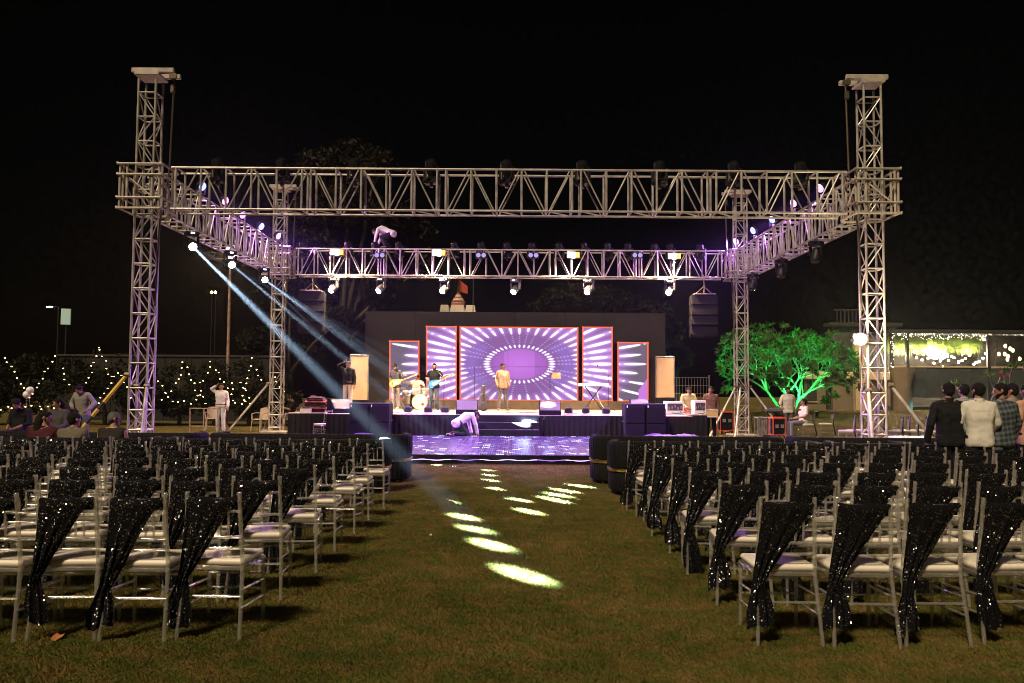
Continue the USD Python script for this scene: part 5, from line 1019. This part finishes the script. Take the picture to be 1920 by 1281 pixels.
def leaves(centres, radii, n, size, seed, aspect=.45, shell=.55):
    r = np.random.default_rng(seed); k = r.choice(len(centres), n, p=np.array(radii) ** 2 / np.sum(np.array(radii) ** 2)); d = r.normal(size=(n, 3)); d /= np.linalg.norm(d, axis=1)[:, None]
    rad = np.array(radii)[k] * (shell + (1 - shell) * r.random(n) ** .6) * r.uniform(.8, 1.12, n); c = np.array(centres)[k] + d * rad[:, None] * (1, 1, .8)
    gate = meshkit.noise(c * 1.1, seed) > .34; c = c[gate]; n = len(c)
    a = r.normal(size=(n, 3)); a /= np.linalg.norm(a, axis=1)[:, None]; b = np.cross(a, r.normal(size=(n, 3))); b /= np.linalg.norm(b, axis=1)[:, None]; s = size * r.uniform(.6, 1.3, n)[:, None]
    V = np.stack([c - a * s, c + b * s * aspect, c + a * s, c - b * s * aspect], 1).reshape(-1, 3); return V, np.arange(4 * n).reshape(-1, 4)
def tree(name, label, cat, base, trunk_h, blobs, n, size, leaf, seed, bark='bark', r0=.28, group=None, limb=.11):
    t = thing(name, label, cat, base, 0, group); r = np.random.default_rng(seed)
    top = np.array([0, 0, trunk_h]); g = G().path([(0, 0, -.2), (.05, 0, trunk_h * .35), (-.04, .03, trunk_h * .7), top], [r0 * 1.25, r0, r0 * .85, r0 * .7], 9); obj('trunk', g, LOOK[bark], t, smooth=True)
    for c, rad in blobs:
        c = np.array(c, float); mid = top * .45 + c * .55 + r.normal(0, .15 * rad, 3); g = G().path([top * r.uniform(.75, 1.0), mid, c], [limb, limb * .65, limb * .3], 6)
        for q in range(3): e = c + r.normal(0, 1, 3) * rad * .55; g.path([mid * .3 + c * .7, (c + e) / 2 + r.normal(0, .1 * rad, 3), e], [limb * .35, limb * .25, .012], 5)
        obj('limb', g, LOOK[bark], t, smooth=True)
    V, F = leaves([b[0] for b in blobs], [b[1] for b in blobs], n, size, seed); obj('crown', (V, F), LOOK[leaf], t, smooth=False)
    return t
rg = np.random.default_rng(12)
def blobset(pts, Yd, rs, base, seed):
    r = np.random.default_rng(seed); return [(at(u, v, Yd + r.uniform(-1.5, 1.5)) - np.array(base), q * Yd / FPX) for (u, v), q in zip(pts, rs)]
b0 = foot(640, 780, 41.0); tree('broad_tree', 'tall dark spreading tree behind the stage left wing', 'tree', b0, 4.2, blobset([(600, 320), (660, 300), (705, 310), (590, 400), (650, 390), (720, 400), (780, 440), (610, 480), (680, 490), (560, 460), (650, 570), (590, 560), (720, 540), (790, 500)], 41.0, [52, 50, 40, 50, 60, 52, 42, 52, 55, 40, 50, 45, 42, 34], b0, 1), 17000, .16, 'leaf_dark', 31, limb=.16)
b0 = foot(540, 780, 38.5); tree('leafy_tree', 'lower leafy tree beside the back left tower, lit by the beams', 'tree', b0, 2.2, blobset([(490, 560), (545, 540), (600, 600), (640, 600), (520, 630), (580, 660), (480, 640)], 38.5, [34, 36, 38, 30, 38, 36, 34], b0, 2), 8000, .13, 'leaf_hedge', 32, limb=.09)
b0 = foot(1090, 780, 42.0); tree('dense_tree', 'dense dark tree rising over the right half of the backdrop wall', 'tree', b0, 3.4, blobset([(1040, 570), (1090, 560), (1140, 562), (1185, 575), (1225, 590), (1250, 620), (1010, 585)], 42.0, [34, 36, 36, 36, 34, 34, 26], b0, 3), 8000, .14, 'leaf_dark', 33)
b0 = foot(1270, 780, 43.0); tree('dense_tree', 'small dark tree between the backdrop wall and the wire cage', 'tree', b0, 1.6, blobset([(1255, 650), (1275, 670), (1240, 690)], 43.0, [26, 26, 26], b0, 4), 2600, .14, 'leaf_dark', 34)
for k, (u, vt, w, Yd) in enumerate(((-15, 668, 62, 34.5), (55, 655, 60, 35.0), (130, 662, 58, 34.5), (195, 648, 60, 35.2), (262, 668, 55, 34.6), (335, 672, 56, 35.3), (400, 668, 56, 34.8), (465, 662, 52, 35.0), (520, 690, 46, 34.8))):
    b0 = foot(u, 790, Yd); tp = at(u, vt, Yd)[2]; R = w * Yd / FPX * .62
    tree('hedge_shrub', 'dark bushy hedge shrub under the fairy lights, %s from left' % ORD[k], 'shrub', b0, tp * .35, [((0, 0, tp - R * .9), R * .9), ((-R * .6, 0, tp * .45), R), ((R * .6, .1, tp * .5), R), ((0, -.2, tp * .3), R * .95)], 2600, .10, 'leaf_hedge', 50 + k, r0=.08, group='hedge shrubs along the left side', limb=.03)
# the frangipani in green light
def frangipani(label, name, base, lens, forks, spread, seed, leafL, cap, stems=6, leaf='leaf_glossy', r0=.13, lean=.55):
    t = thing(name, label, 'tree', base); r = np.random.default_rng(seed); tips = []; wood = []
    def grow(p, d, lv, rad):
        L = lens[lv] * r.uniform(.75, 1.2); d = d / np.linalg.norm(d); e = p + d * L; m = (p + e) / 2 + r.normal(0, .06 * L, 3)
        e = np.array(cap(e)); wood.append((lv, [p, m, e], rad))
        if lv + 1 == len(lens): tips.append((e, d)); return
        nf = forks[lv]; a0 = r.uniform(0, 6.28); a, b, _ = basis(d)
        for q in range(nf):
            ang = a0 + 2 * math.pi * q / nf + r.normal(0, .25); nd = d * math.cos(spread) + (a * math.cos(ang) + b * math.sin(ang)) * math.sin(spread); nd = nd + np.array([0, 0, .10]); grow(e, nd, lv + 1, rad * .68)
    for q in range(stems):
        ang = 2 * math.pi * q / stems + r.normal(0, .2); grow(np.array([.15 * math.cos(ang), .15 * math.sin(ang), 0]), np.array([math.cos(ang) * lean, math.sin(ang) * lean, .8]), 0, r0)
    obj('trunk', G().path([(0, 0, -.2), (0, 0, .1)], [r0 * 2.6, r0 * 2.2], 10), LOOK['bark_pale'], t, smooth=True)
    for lv in range(len(lens)):
        if lv < 2:
            for _, pts, rad in [w for w in wood if w[0] == lv]: obj('limb', G().path(pts, [rad, rad * .85, rad * .72], 7), LOOK['bark_pale'], t, smooth=True)
        else:
            g = G(); [g.path(pts, [rad, rad * .85, rad * .72], 5) for _, pts, rad in [w for w in wood if w[0] == lv]]; obj('twigs', g, LOOK['bark_pale'], t, smooth=True, kind='stuff')
    for k, (e, d) in enumerate(tips):
        g = G(); a, b, d = basis(d + np.array([0, 0, .5])); n = int(r.integers(12, 18))
        for q in range(n):
            ang = 2.4 * q; el = r.uniform(.15, 1.0); dd = (a * math.cos(ang) + b * math.sin(ang)) * math.cos(el) + d * math.sin(el); w = np.cross(dd, d); w /= np.linalg.norm(w) + 1e-9; L = leafL * r.uniform(.7, 1.15); wd = L * .19; up_ = np.cross(w, dd) * .03
            p1 = e + dd * L * .45 - up_; p2 = e + dd * L - np.array([0, 0, .05 * L])
            g.add([e + dd * .02, p1 + w * wd, p2, p1 - w * wd, p1 + up_ * .6], [[0, 1, 4], [1, 2, 4], [2, 3, 4], [3, 0, 4]])
        obj('leaf_cluster', g, LOOK[leaf], t, smooth=False)
    return t
FB = np.array(foot(1478, 752, 38.0)); FB[2] = float(lawn_z(np.array(FB[0]), np.array(FB[1])))
def capf(e):
    x, y, z = e; R = math.hypot(x, y)
    if R > 2.9: x, y = x * 2.9 / R, y * 2.9 / R
    z = min(z, 4.35 - .20 * min(R, 2.9)); return x, y, max(z, .2)
frangipani('round frangipani tree glowing under green light beside the right tower', 'frangipani_tree', FB, [1.15, .95, .85, .7, .5], [3, 3, 3, 2], .62, 6, .34, capf, stems=5, r0=.075)
for k, (dx, dy, tz) in enumerate(((-.9, -1.1, 2.4), (.9, -1.0, 2.4), (.1, -1.6, 3.2))):
    p = FB + (dx, dy, .12); t = thing('garden_uplight', 'small green garden uplight at the frangipani foot, %s from left' % ORD[(0, 2, 1)[k]], 'garden light', p, 0, 'green garden uplights'); obj('housing', G().lathe([(.05, -.1), (.07, 0), (.075, .08)], 12, (0, 0, .0), (0, .2, 1)), LOOK['fixture_black'], t); obj('lens', G().lathe([(.065, .07), (.06, .085)], 12, (0, 0, 0), (0, .2, 1)), LOOK['green_lens'] if 'green_lens' in LOOK else EM('green_lens', (.05, 1, .25), 6), t)
    spot(p + (0, 0, .12), FB + (dx * .3, .4, tz + .8), 600, (.03, .80, .12), 68, .8, .06)
# a young frangipani near the right edge
frb = np.array(foot(1902, 830, 17.0)); frangipani('young bare frangipani with red flowers at the right edge', 'young_frangipani', frb, [1.05, .75, .5], [2, 2], .5, 9, .15, lambda e: e, stems=3, r0=.035, lean=.30)
yf = UsdGeom.Xform.Get(stage, '/World/young_frangipani').GetPrim()
M('flower_pink', (.20, .045, .05), .6)
for k in range(4):
    c = np.array([-.22 + .07 * math.cos(k * 2.3), .05 * k - .1, 1.93 + .05 * math.sin(k * 1.7)]); g = G()
    for q in range(5): a = 1.257 * q; g.ball(c + (.022 * math.cos(a), .012 * math.sin(2 * a), .022 * math.sin(a)), .019, 1, (1, .45, 1))
    obj('flower', g, LOOK['flower_pink'], yf, smooth=True)

# ------------------------------------------------------------------ fairy lights on the hedge
STR = [[(8, 666), (57, 750)], [(103, 667), (60, 742)], [(115, 688), (130, 730)], [(185, 652), (158, 728)], [(188, 654), (212, 715)], [(224, 698), (182, 756)], [(228, 702), (252, 752)], [(298, 713), (322, 752), (365, 757)], [(345, 679), (330, 720), (300, 748)], [(350, 686), (372, 740), (388, 757)], [(396, 675), (385, 715), (368, 752)], [(402, 690), (428, 730)],
       [(441, 716), (432, 745), (446, 763), (460, 752)], [(473, 672), (462, 715), (456, 756)], [(477, 690), (490, 716)], [(516, 706), (528, 735), (540, 745)], [(0, 766), (60, 762), (125, 766)], [(450, 713), (462, 735), (468, 758)]]
for k, pl in enumerate(STR):
    Yd = 33.2 + .35 * (k % 3); pts = [at(u, v, Yd) for u, v in pl]; P0 = np.array(pts); seg = np.concatenate([[0], np.cumsum(np.linalg.norm(np.diff(P0, axis=0), axis=1))]); s = np.arange(.05, seg[-1], .235)
    Q = np.stack([np.interp(s, seg, P0[:, i]) for i in range(3)], 1) + RNG.normal(0, .045, (len(s), 3)); o = Q[0].copy(); t = thing('fairy_light_string', 'slanting string of warm fairy lights over the left hedge, %s string' % ORD[k] if k < 16 else ('low level string of fairy lights at the far left edge' if k == 16 else 'short inner string of fairy lights left of the back left tower'), 'fairy lights', o, 0, 'fairy light strings on the left hedge')
    obj('wire', G().path(Q - o + (0, .01, .03), .006, 4), LOOK['dark_cable'], t)
    for q in Q: obj('bulb', G().ball(q - o, .021, 1, (1.3, 1, .8)), LOOK['fairy'], t, smooth=True)
for k, (u, v, pw) in enumerate(((60, 720, 4), (190, 700, 4), (340, 715, 4), (450, 725, 4))): bulb(at(u, v, 32.6), pw, (1, .72, .34), .25)
# ------------------------------------------------------------------ far left
p = at(124, 594, 62.0); EM('sign_face', (.62, .72, .50), .55)
t = thing('lit_billboard', 'small pale lit sign board on a pole in the dark at far left', 'sign', (p[0], 62.0, 0)); R = np.array([[.85, -.53, 0], [.53, .85, 0], [0, 0, 1]])
obj('face', G().box((0, -.06, p[2]), (.62, .02, 1.15), 0, rot=R), LOOK['sign_face'], t); obj('frame', G().box((0, 0, p[2]), (.68, .1, 1.22), .01, rot=R), LOOK['fixture_grey'], t); obj('pole', G().tube((0, .05, 0), (0, .05, p[2] - .6), .05, 8), LOOK['black_paint'], t)
p = at(93, 576, 75.0); t = thing('street_lamp', 'distant lit street lamp, a white point left of the sign board', 'street lamp', (p[0], 75.0, 0)); obj('post', G().path([(.8, 0, 0), (.8, 0, p[2]), (0, 0, p[2] + .1)], .05, 8), LOOK['black_paint'], t); obj('lamp', G().box((0, 0, p[2]), (.45, .2, .12), .03), LOOK['lens_white'], t)
p = at(641, 0, 60); 
for k, (u, v) in enumerate(((397, 548), (404, 548))):
    p = at(u, v, 80.0); t = thing('distant_lamp', 'faint distant yellow lamp behind the lamp post, %s of two' % ('left', 'right')[k], 'street lamp', (p[0], 80.0, 0), 0, 'faint distant lamps'); obj('post', G().tube((0, .1, 0), (0, .1, p[2]), .035, 6), LOOK['black_paint'], t); obj('lamp', G().ball((0, 0, p[2]), .13, 1), LOOK['fairy'], t)
for k, (u, v, r) in enumerate(((56, 732, .115), (50, 740, .115))):
    p = at(u, v, 27.0); t = thing('balloon', '%s white balloon floating over the seated man at far left' % ('upper', 'lower')[k], 'balloon', p, 0, 'white balloons'); obj('skin', G().lathe([(.004, -r * 1.15), (r * .4, -r), (r * .85, -r * .5), (r, 0), (r * .9, r * .5), (r * .5, r * .9), (.004, r)], 16), LOOK['white_plastic'], t, smooth=True); obj('string', G().path([(0, 0, -r * 1.1), (.03, 0, -.6), (0, 0, -p[2])], .003, 4), LOOK['white_plastic'], t)
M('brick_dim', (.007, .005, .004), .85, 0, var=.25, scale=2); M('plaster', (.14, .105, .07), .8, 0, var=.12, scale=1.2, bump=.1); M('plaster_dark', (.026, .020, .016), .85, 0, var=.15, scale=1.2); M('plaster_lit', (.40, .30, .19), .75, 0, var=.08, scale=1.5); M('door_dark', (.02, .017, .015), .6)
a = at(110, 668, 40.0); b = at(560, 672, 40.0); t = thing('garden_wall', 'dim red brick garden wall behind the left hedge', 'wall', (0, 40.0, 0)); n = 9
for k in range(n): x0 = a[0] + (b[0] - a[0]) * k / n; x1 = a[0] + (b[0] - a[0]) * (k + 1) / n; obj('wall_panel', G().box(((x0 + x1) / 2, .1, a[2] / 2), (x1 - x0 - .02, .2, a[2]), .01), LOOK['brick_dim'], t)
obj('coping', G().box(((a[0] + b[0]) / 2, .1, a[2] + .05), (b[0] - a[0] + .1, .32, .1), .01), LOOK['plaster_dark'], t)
# ------------------------------------------------------------------ temple top behind the wall
M('temple_cream', (.50, .42, .32), .8, 0, var=.12); M('temple_red', (.32, .07, .04), .8, 0, var=.15); M('flag_red', (.30, .04, .02), .8)
Yt = 50.0; c = at(859, 584, Yt); t = thing('temple', 'cream temple roof with red banded dome and flag above the backdrop', 'temple', (c[0], Yt, 0)); z0 = c[2]; s = Yt / FPX
obj('shrine_wall', G().box((0, 0, z0 / 2 - .1), (60 * s, 1.8, z0 - .2), .02), LOOK['temple_cream'], t)
for x, w in ((-24, 18), (0, 30), (24, 20)): obj('parapet', G().tmesh(trimesh.convex.convex_hull(np.array([[(x + q * w * .5) * s, y, z0 - .2] for q in (-1, 1) for y in (-.8, .8)] + [[(x + q * w * .38) * s, y, z0 + 10 * s] for q in (-1, 1) for y in (-.7, .7)]))), LOOK['temple_cream'], t)
for k, (r, za, zb) in enumerate(((15, 10, 14), (13.5, 14, 17), (14, 17, 20), (11, 20, 24), (9, 24, 27), (6, 27, 31), (3.5, 31, 35))): obj('dome_tier', G().lathe([(r * s * .96, za * s), (r * s, (za + .6) * s), (r * s * .82, zb * s)], 14, (0, 0, z0)), LOOK['temple_red' if k % 2 == 0 else 'temple_cream'], t)
obj('finial', G().path([(0, 0, z0 + 34 * s), (0, 0, z0 + 40 * s), (0, 0, z0 + 47 * s), (0, 0, z0 + 62 * s)], [.07, .09, .04, .015], 8), LOOK['gold'], t)
q = np.linspace(0, 1, 9); obj('flag', G().grid(np.array([[(s * (2 + 16 * a), .12 * math.sin(5 * a), z0 + s * (60 - 22 * a * .6 - b * (22 - 8 * a))) for a in q] for b in np.linspace(0, 1, 5)])), LOOK['flag_red'], t, smooth=True)
p = at(887, 584, 48.0); tp = at(887, 522, 48.0); obj('mast', G().tube((p[0], 48.0, 0), (p[0], 48.0, tp[2]), .025, 6), LOOK['fixture_grey'], label='thin mast right of the temple dome above the backdrop', cat='mast')
spot(at(850, 560, 44.0) + (0, 0, -1.5), (c[0], Yt, z0 + .8), 80, (1, .8, .6), 40, .8, .1)
# ------------------------------------------------------------------ buildings at the right
def hz0(x, y): return float(lawn_z(np.array(float(x)), np.array(float(y))))
Yb = 45.0; a = at(1512, 697, Yb); b = at(1706, 700, Yb)
t = thing('garden_house', 'low beige garden house with flat roof band behind the right tower', 'building', (0, Yb, 0))
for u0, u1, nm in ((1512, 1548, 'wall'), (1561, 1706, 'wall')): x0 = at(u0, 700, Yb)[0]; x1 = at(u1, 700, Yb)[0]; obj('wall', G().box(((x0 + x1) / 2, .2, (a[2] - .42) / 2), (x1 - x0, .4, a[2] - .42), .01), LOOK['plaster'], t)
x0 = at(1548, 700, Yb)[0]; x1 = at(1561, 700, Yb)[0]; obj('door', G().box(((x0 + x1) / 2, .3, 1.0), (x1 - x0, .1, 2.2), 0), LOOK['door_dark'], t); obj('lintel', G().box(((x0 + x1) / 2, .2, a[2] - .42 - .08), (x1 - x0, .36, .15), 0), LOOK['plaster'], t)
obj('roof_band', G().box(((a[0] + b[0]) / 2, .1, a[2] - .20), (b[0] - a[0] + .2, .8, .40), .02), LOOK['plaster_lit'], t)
wx = at(1549, 724, Yb - .3); 
for u in (1522,): x = at(u, 740, Yb)[0]; wv = obj('window', G().box((x, -.01, 1.6), (.5, .06, 1.1), .0), LOOK['door_dark'], t); obj('sill', G().box((x, -.03, 1.02), (.6, .1, .05), .01), LOOK['plaster_lit'], wv)
t = thing('rear_house', 'dim brown taller house block behind the garden house', 'building', (0, 49.0, 0)); x0 = at(1560, 600, 49.0)[0]; x1 = at(1680, 600, 49.0)[0]; z1 = at(1600, 612, 49.0)[2]
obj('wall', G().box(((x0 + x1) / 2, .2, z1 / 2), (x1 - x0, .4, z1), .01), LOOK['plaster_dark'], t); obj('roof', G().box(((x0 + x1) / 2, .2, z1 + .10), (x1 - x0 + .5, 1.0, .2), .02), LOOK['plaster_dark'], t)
for k in range(9): obj('roof_rail', G().box((x0 + .3 + .22 * k, .0, z1 + .55), (.06, .06, .75), 0), LOOK['black_paint'], t)
obj('rail_top', G().box((x0 + 1.2, .0, z1 + .95), (2.2, .1, .08), 0), LOOK['plaster_dark'], t)
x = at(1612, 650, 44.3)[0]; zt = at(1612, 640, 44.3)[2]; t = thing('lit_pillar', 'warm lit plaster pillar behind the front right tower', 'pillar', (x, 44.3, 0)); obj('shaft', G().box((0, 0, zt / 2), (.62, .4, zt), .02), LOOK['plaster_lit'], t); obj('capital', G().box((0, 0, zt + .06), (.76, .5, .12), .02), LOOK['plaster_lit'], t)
bulb((x - .6, 41.8, 3.6), 45, (1, .62, .30), .15)
# decorated pavilion
Yp = 44.0; t = thing('pavilion', 'open party pavilion with hanging greenery and blazing bulbs at the right', 'pavilion', (0, Yp, 0)); P1 = lambda u, v, Yd=Yp: at(u, v, Yd)
xl, xm, xr, xe = (P1(u, 650)[0] for u in (1672, 1701, 1853, 1960)); zr = P1(1760, 626)[2]; zl = P1(1760, 690)[2]; zf = P1(1760, 746)[2]
M('net_dark', (.030, .036, .034), .8, 0, var=.3, scale=3, bump=.2, bscale=60); M('frame_dark', (.02, .02, .02), .6)
obj('roof', G().box(((xl + xe) / 2, 2.0, zr + .10), (xe - xl + .4, 4.4, .2), .02), LOOK['frame_dark'], t)
for x in (xl, xm, xr): obj('post', G().box((x, 0, zr / 2), (.16, .16, zr), .01), LOOK['frame_dark'], t)
obj('back_wall', G().box(((xl + xe) / 2, 4.0, zr / 2), (xe - xl, .12, zr - .02), 0), LOOK['plaster_dark'], t)
n = 5
for k in range(n): x0 = xm + .1 + (xr - xm - .2) * k / n; x1 = xm + .1 + (xr - xm - .2) * (k + 1) / n; obj('net_panel', G().box(((x0 + x1) / 2, 0, (zl + zf) / 2), (x1 - x0 - .015, .04, zl - zf), .004), LOOK['net_dark'], t)
for k in range(3): x0 = xr + .1 + (xe - xr - .2) * k / 3; x1 = xr + .1 + (xe - xr - .2) * (k + 1) / 3; obj('net_panel', G().box(((x0 + x1) / 2, 0, (zl + zf) / 2 - .1), (x1 - x0 - .015, .04, zl - zf + .1), .004), LOOK['net_dark'], t)
for k in range(3): x0 = xr + .1 + (xe - xr - .2) * k / 3; x1 = xr + .1 + (xe - xr - .2) * (k + 1) / 3; obj('dark_panel', G().box(((x0 + x1) / 2, 1.2, (zl + zr) / 2), (x1 - x0 - .015, .05, zr - zl), .004), LOOK['frame_dark'], t)
obj('parapet_rail', G().box(((xl + xe) / 2, 0, zl + .05), (xe - xl, .14, .09), .01), LOOK['plaster_lit'], t)
obj('plinth', G().box(((xm + xr) / 2, .6, zf / 2 - .25), (xr - xm + 3, .2, zf - .4), .01), LOOK['net_dark'], t)
obj('counter', G().lathe([(.45, 0), (.5, .05), (.42, zl * .7), (.62, zl), (.1, zl)], 18, (P1(1688, 700)[0], -.2, 0)), LOOK['plaster'], t)
rg = np.random.default_rng(4); V = []; F = []; nn = 0
for k in range(1500):
    x = rg.uniform(xl + .1, xr - .05); L = rg.uniform(.25, .95); z = zr - .12 - .12 * rg.random(); y = rg.uniform(.3, 1.8); w = .02 + .03 * rg.random(); dx = rg.normal(0, .05); V += [(x - w, y, z), (x + w, y, z), (x + dx + w * .3, y + rg.normal(0, .05), z - L)]; F.append((nn, nn + 1, nn + 2)); nn += 3
obj('hanging_greenery', (np.array(V), np.array(F)), LOOK['leaf_hanging'], t, smooth=False, kind='stuff')
EM('bulb_warm', (1, .74, .42), 22.0); EM('bulb_white', (1, .93, .78), 30.0); EM('tiny_light', (1, .85, .65), 5.0); EM('lantern', (1, .62, .28), 5.0)
for k in range(150):
    x = rg.uniform(xl, xr); obj('tiny_light', G().ball((x, -.12, zr - rg.uniform(-.08, .32)), rg.uniform(.012, .028), 0), LOOK['tiny_light'], t)
for k in range(40): x = rg.uniform(xr, xe); obj('tiny_light', G().ball((x, -.12, zr - rg.uniform(-.02, .06)), .015, 0), LOOK['tiny_light'], t)
for k in range(22): obj('tiny_light', G().ball((xl + rg.uniform(-.12, .05), -.12, rg.uniform(zl, zr)), .022, 0), LOOK['tiny_light'], t)
PB = [(1676, 650), (1702, 646), (1709, 650), (1714, 660), (1718, 671), (1729, 675), (1740, 672), (1751, 681), (1763, 677), (1768, 688), (1778, 676), (1789, 671), (1797, 680), (1798, 678), (1804, 676), (1810, 672), (1818, 666), (1826, 683), (1830, 680), (1836, 678), (1843, 672), (1848, 663), (1845, 637), (1720, 660), (1784, 668), (1702, 668), (1738, 655), (1756, 652), (1772, 655)]
for u, v in PB: p = P1(u, v, Yp + .5); obj('bulb', G().ball((p[0], .5, p[2]), .062, 1), LOOK['bulb_warm'], t, smooth=True)
for u, v in ((1743, 664), (1750, 661), (1757, 664), (1764, 660), (1771, 663), (1747, 669), (1754, 671), (1761, 669), (1768, 670), (1775, 667)): p = P1(u, v, Yp + .6); obj('bulb', G().ball((p[0], .6, p[2]), .11, 1), LOOK['bulb_white'], t, smooth=True)
for u, v in ((1885, 649), (1894, 654), (1873, 664), (1884, 664), (1890, 668), (1889, 674), (1912, 673), (1899, 657)): p = P1(u, v, Yp + .6); obj('lantern', G().ball((p[0], .6, p[2]), .075, 1, (1, 1, 1.5)), LOOK['lantern'], t, smooth=True)
p = P1(1758, 664); bulb((p[0], Yp + .9, p[2] + .1), 650, (1, .86, .60), .3)
for u in (1700, 1826): p = P1(u, 664); bulb((p[0], Yp + .7, p[2]), 190, (1, .84, .56), .2)
p = P1(1722, 760, 43.0); bulb((p[0], 43.4, .85), 1.6, (.0, .75, 1.0), .2)
# small things on the grass
M('leaf_orange', (.42, .17, .05), .6); p = ground(108, 1204); obj('fallen_leaf', G().grid(np.array([[(p[0] + .032 * x * (1 - .25 * abs(y)), p[1] + .04 * y, .026 + .012 * x * x + .008 * y) for x in np.linspace(-1, 1, 6)] for y in np.linspace(-1, 1, 6)])), LOOK['leaf_orange'], smooth=True, label='orange fallen leaf on the grass at lower left', cat='leaf')
p = ground(806, 1008); obj('paper_scrap', G().grid(np.array([[(p[0] + .018 * x, p[1] + .018 * y, .03 + .01 * x * y) for x in np.linspace(-1, 1, 4)] for y in np.linspace(-1, 1, 4)])), LOOK['white_plastic'], smooth=True, label='tiny white paper scrap on the grass in the aisle', cat='paper')
# ------------------------------------------------------------------ grass blades
def tuft(seed):
    r = np.random.default_rng(seed); V = []; F = []; n = 0
    for k in range(26):
        o = r.normal(0, .032, 2); h = r.uniform(.006, .021); a = r.uniform(0, 6.28); ln = r.uniform(.2, .9) * h; w = r.uniform(.0008, .0018); dx, dy = math.cos(a), math.sin(a)
        V += [(o[0] - dy * w, o[1] + dx * w, -.005), (o[0] + dy * w, o[1] - dx * w, -.005), (o[0] + dx * ln * .4 + dy * w * .7, o[1] + dy * ln * .4 - dx * w * .7, h * .7), (o[0] + dx * ln, o[1] + dy * ln, h)]; F += [(n, n + 1, n + 2), (n, n + 2, n + 3)]; n += 4
    return np.array(V), np.array(F)
usdkit.material(stage, '/World/Looks/grass_blade', {'g': ('geometry', {}), 'n': ('noise_texture', {'scale': .9, 'detail': 5.0, 'roughness': .65}), 'r': ('rgb_ramp', {'ramp': [(.35, (.145, .132, .036)), (.52, (.22, .178, .056)), (.68, (.295, .215, .085))]}),
    'r2': ('rgb_ramp', {'ramp': [(0, (.7, .75, .65)), (.6, (1.05, 1.02, 1.0)), (1, (1.4, 1.3, 1.2))]}), 'n4': ('noise_texture', {'scale': 5.0, 'detail': 4.0}), 'r4': ('rgb_ramp', {'ramp': [(.38, (.72, .92, .62)), (.62, (1.22, 1.0, 1.05))]}), 'm4': ('mix', {'mix_type': 'multiply', 'fac': 1.0}), 'mx': ('mix', {'mix_type': 'multiply', 'fac': 1.0}), 'd': ('principled_bsdf', {'roughness': .6, 'specular_ior_level': .25}), 't': ('translucent_bsdf', {}), 'm': ('mix_closure', {'fac': .3})},
    [('g.position', 'n.vector'), ('n.fac', 'r.fac'), ('g.random_per_island', 'r2.fac'), ('g.position', 'n4.vector'), ('n4.fac', 'r4.fac'), ('r.color', 'm4.color1'), ('r4.color', 'm4.color2'), ('m4.color', 'mx.color1'), ('r2.color', 'mx.color2'), ('mx.color', 'd.base_color'), ('mx.color', 't.color'), ('d.BSDF', 'm.closure1'), ('t.BSDF', 'm.closure2')], surface='m.closure')
gi = UsdGeom.PointInstancer.Define(stage, '/World/grass'); setcd(gi.GetPrim(), kind='stuff')
protos = []
for k in range(4): q = usdkit.mesh(stage, '/World/grass/tuft_%d' % k, tuft(k), UsdShade.Material.Get(stage, '/World/Looks/grass_blade')); protos.append(q.GetPath())
rg = np.random.default_rng(99); NG = 90000
yy = 4.3 + (18.0 - 4.3) * rg.random(NG * 3) ** 1.7; xx = rg.uniform(-1, 1, NG * 3) * (yy * .62 + .3); keep = (np.abs(xx) < 2.4 + 20 * (yy < 7.5)) | (rg.random(NG * 3) < .25); xx = xx[keep][:NG]; yy = yy[keep][:NG]; n = len(xx)
gi.CreatePrototypesRel().SetTargets(protos); gi.CreateProtoIndicesAttr(Vt.IntArray.FromNumpy(rg.integers(0, 4, n).astype(np.int32)))
gi.CreatePositionsAttr(Vt.Vec3fArray.FromNumpy(np.stack([xx, yy, np.zeros(n)], 1).astype(np.float32)))
an = rg.uniform(0, 2 * np.pi, n); gi.CreateOrientationsAttr(Vt.QuathArray([Gf.Quath(float(math.cos(a / 2)), 0, 0, float(math.sin(a / 2))) for a in an]))
sc = rg.uniform(.8, 1.5, n) * (.8 + .5 * meshkit.noise(np.stack([xx * 1.6, yy * 1.6, 0 * xx], -1), 6)); gi.CreateScalesAttr(Vt.Vec3fArray.FromNumpy(np.stack([sc * 1.25, sc * 1.25, sc], 1).astype(np.float32)))
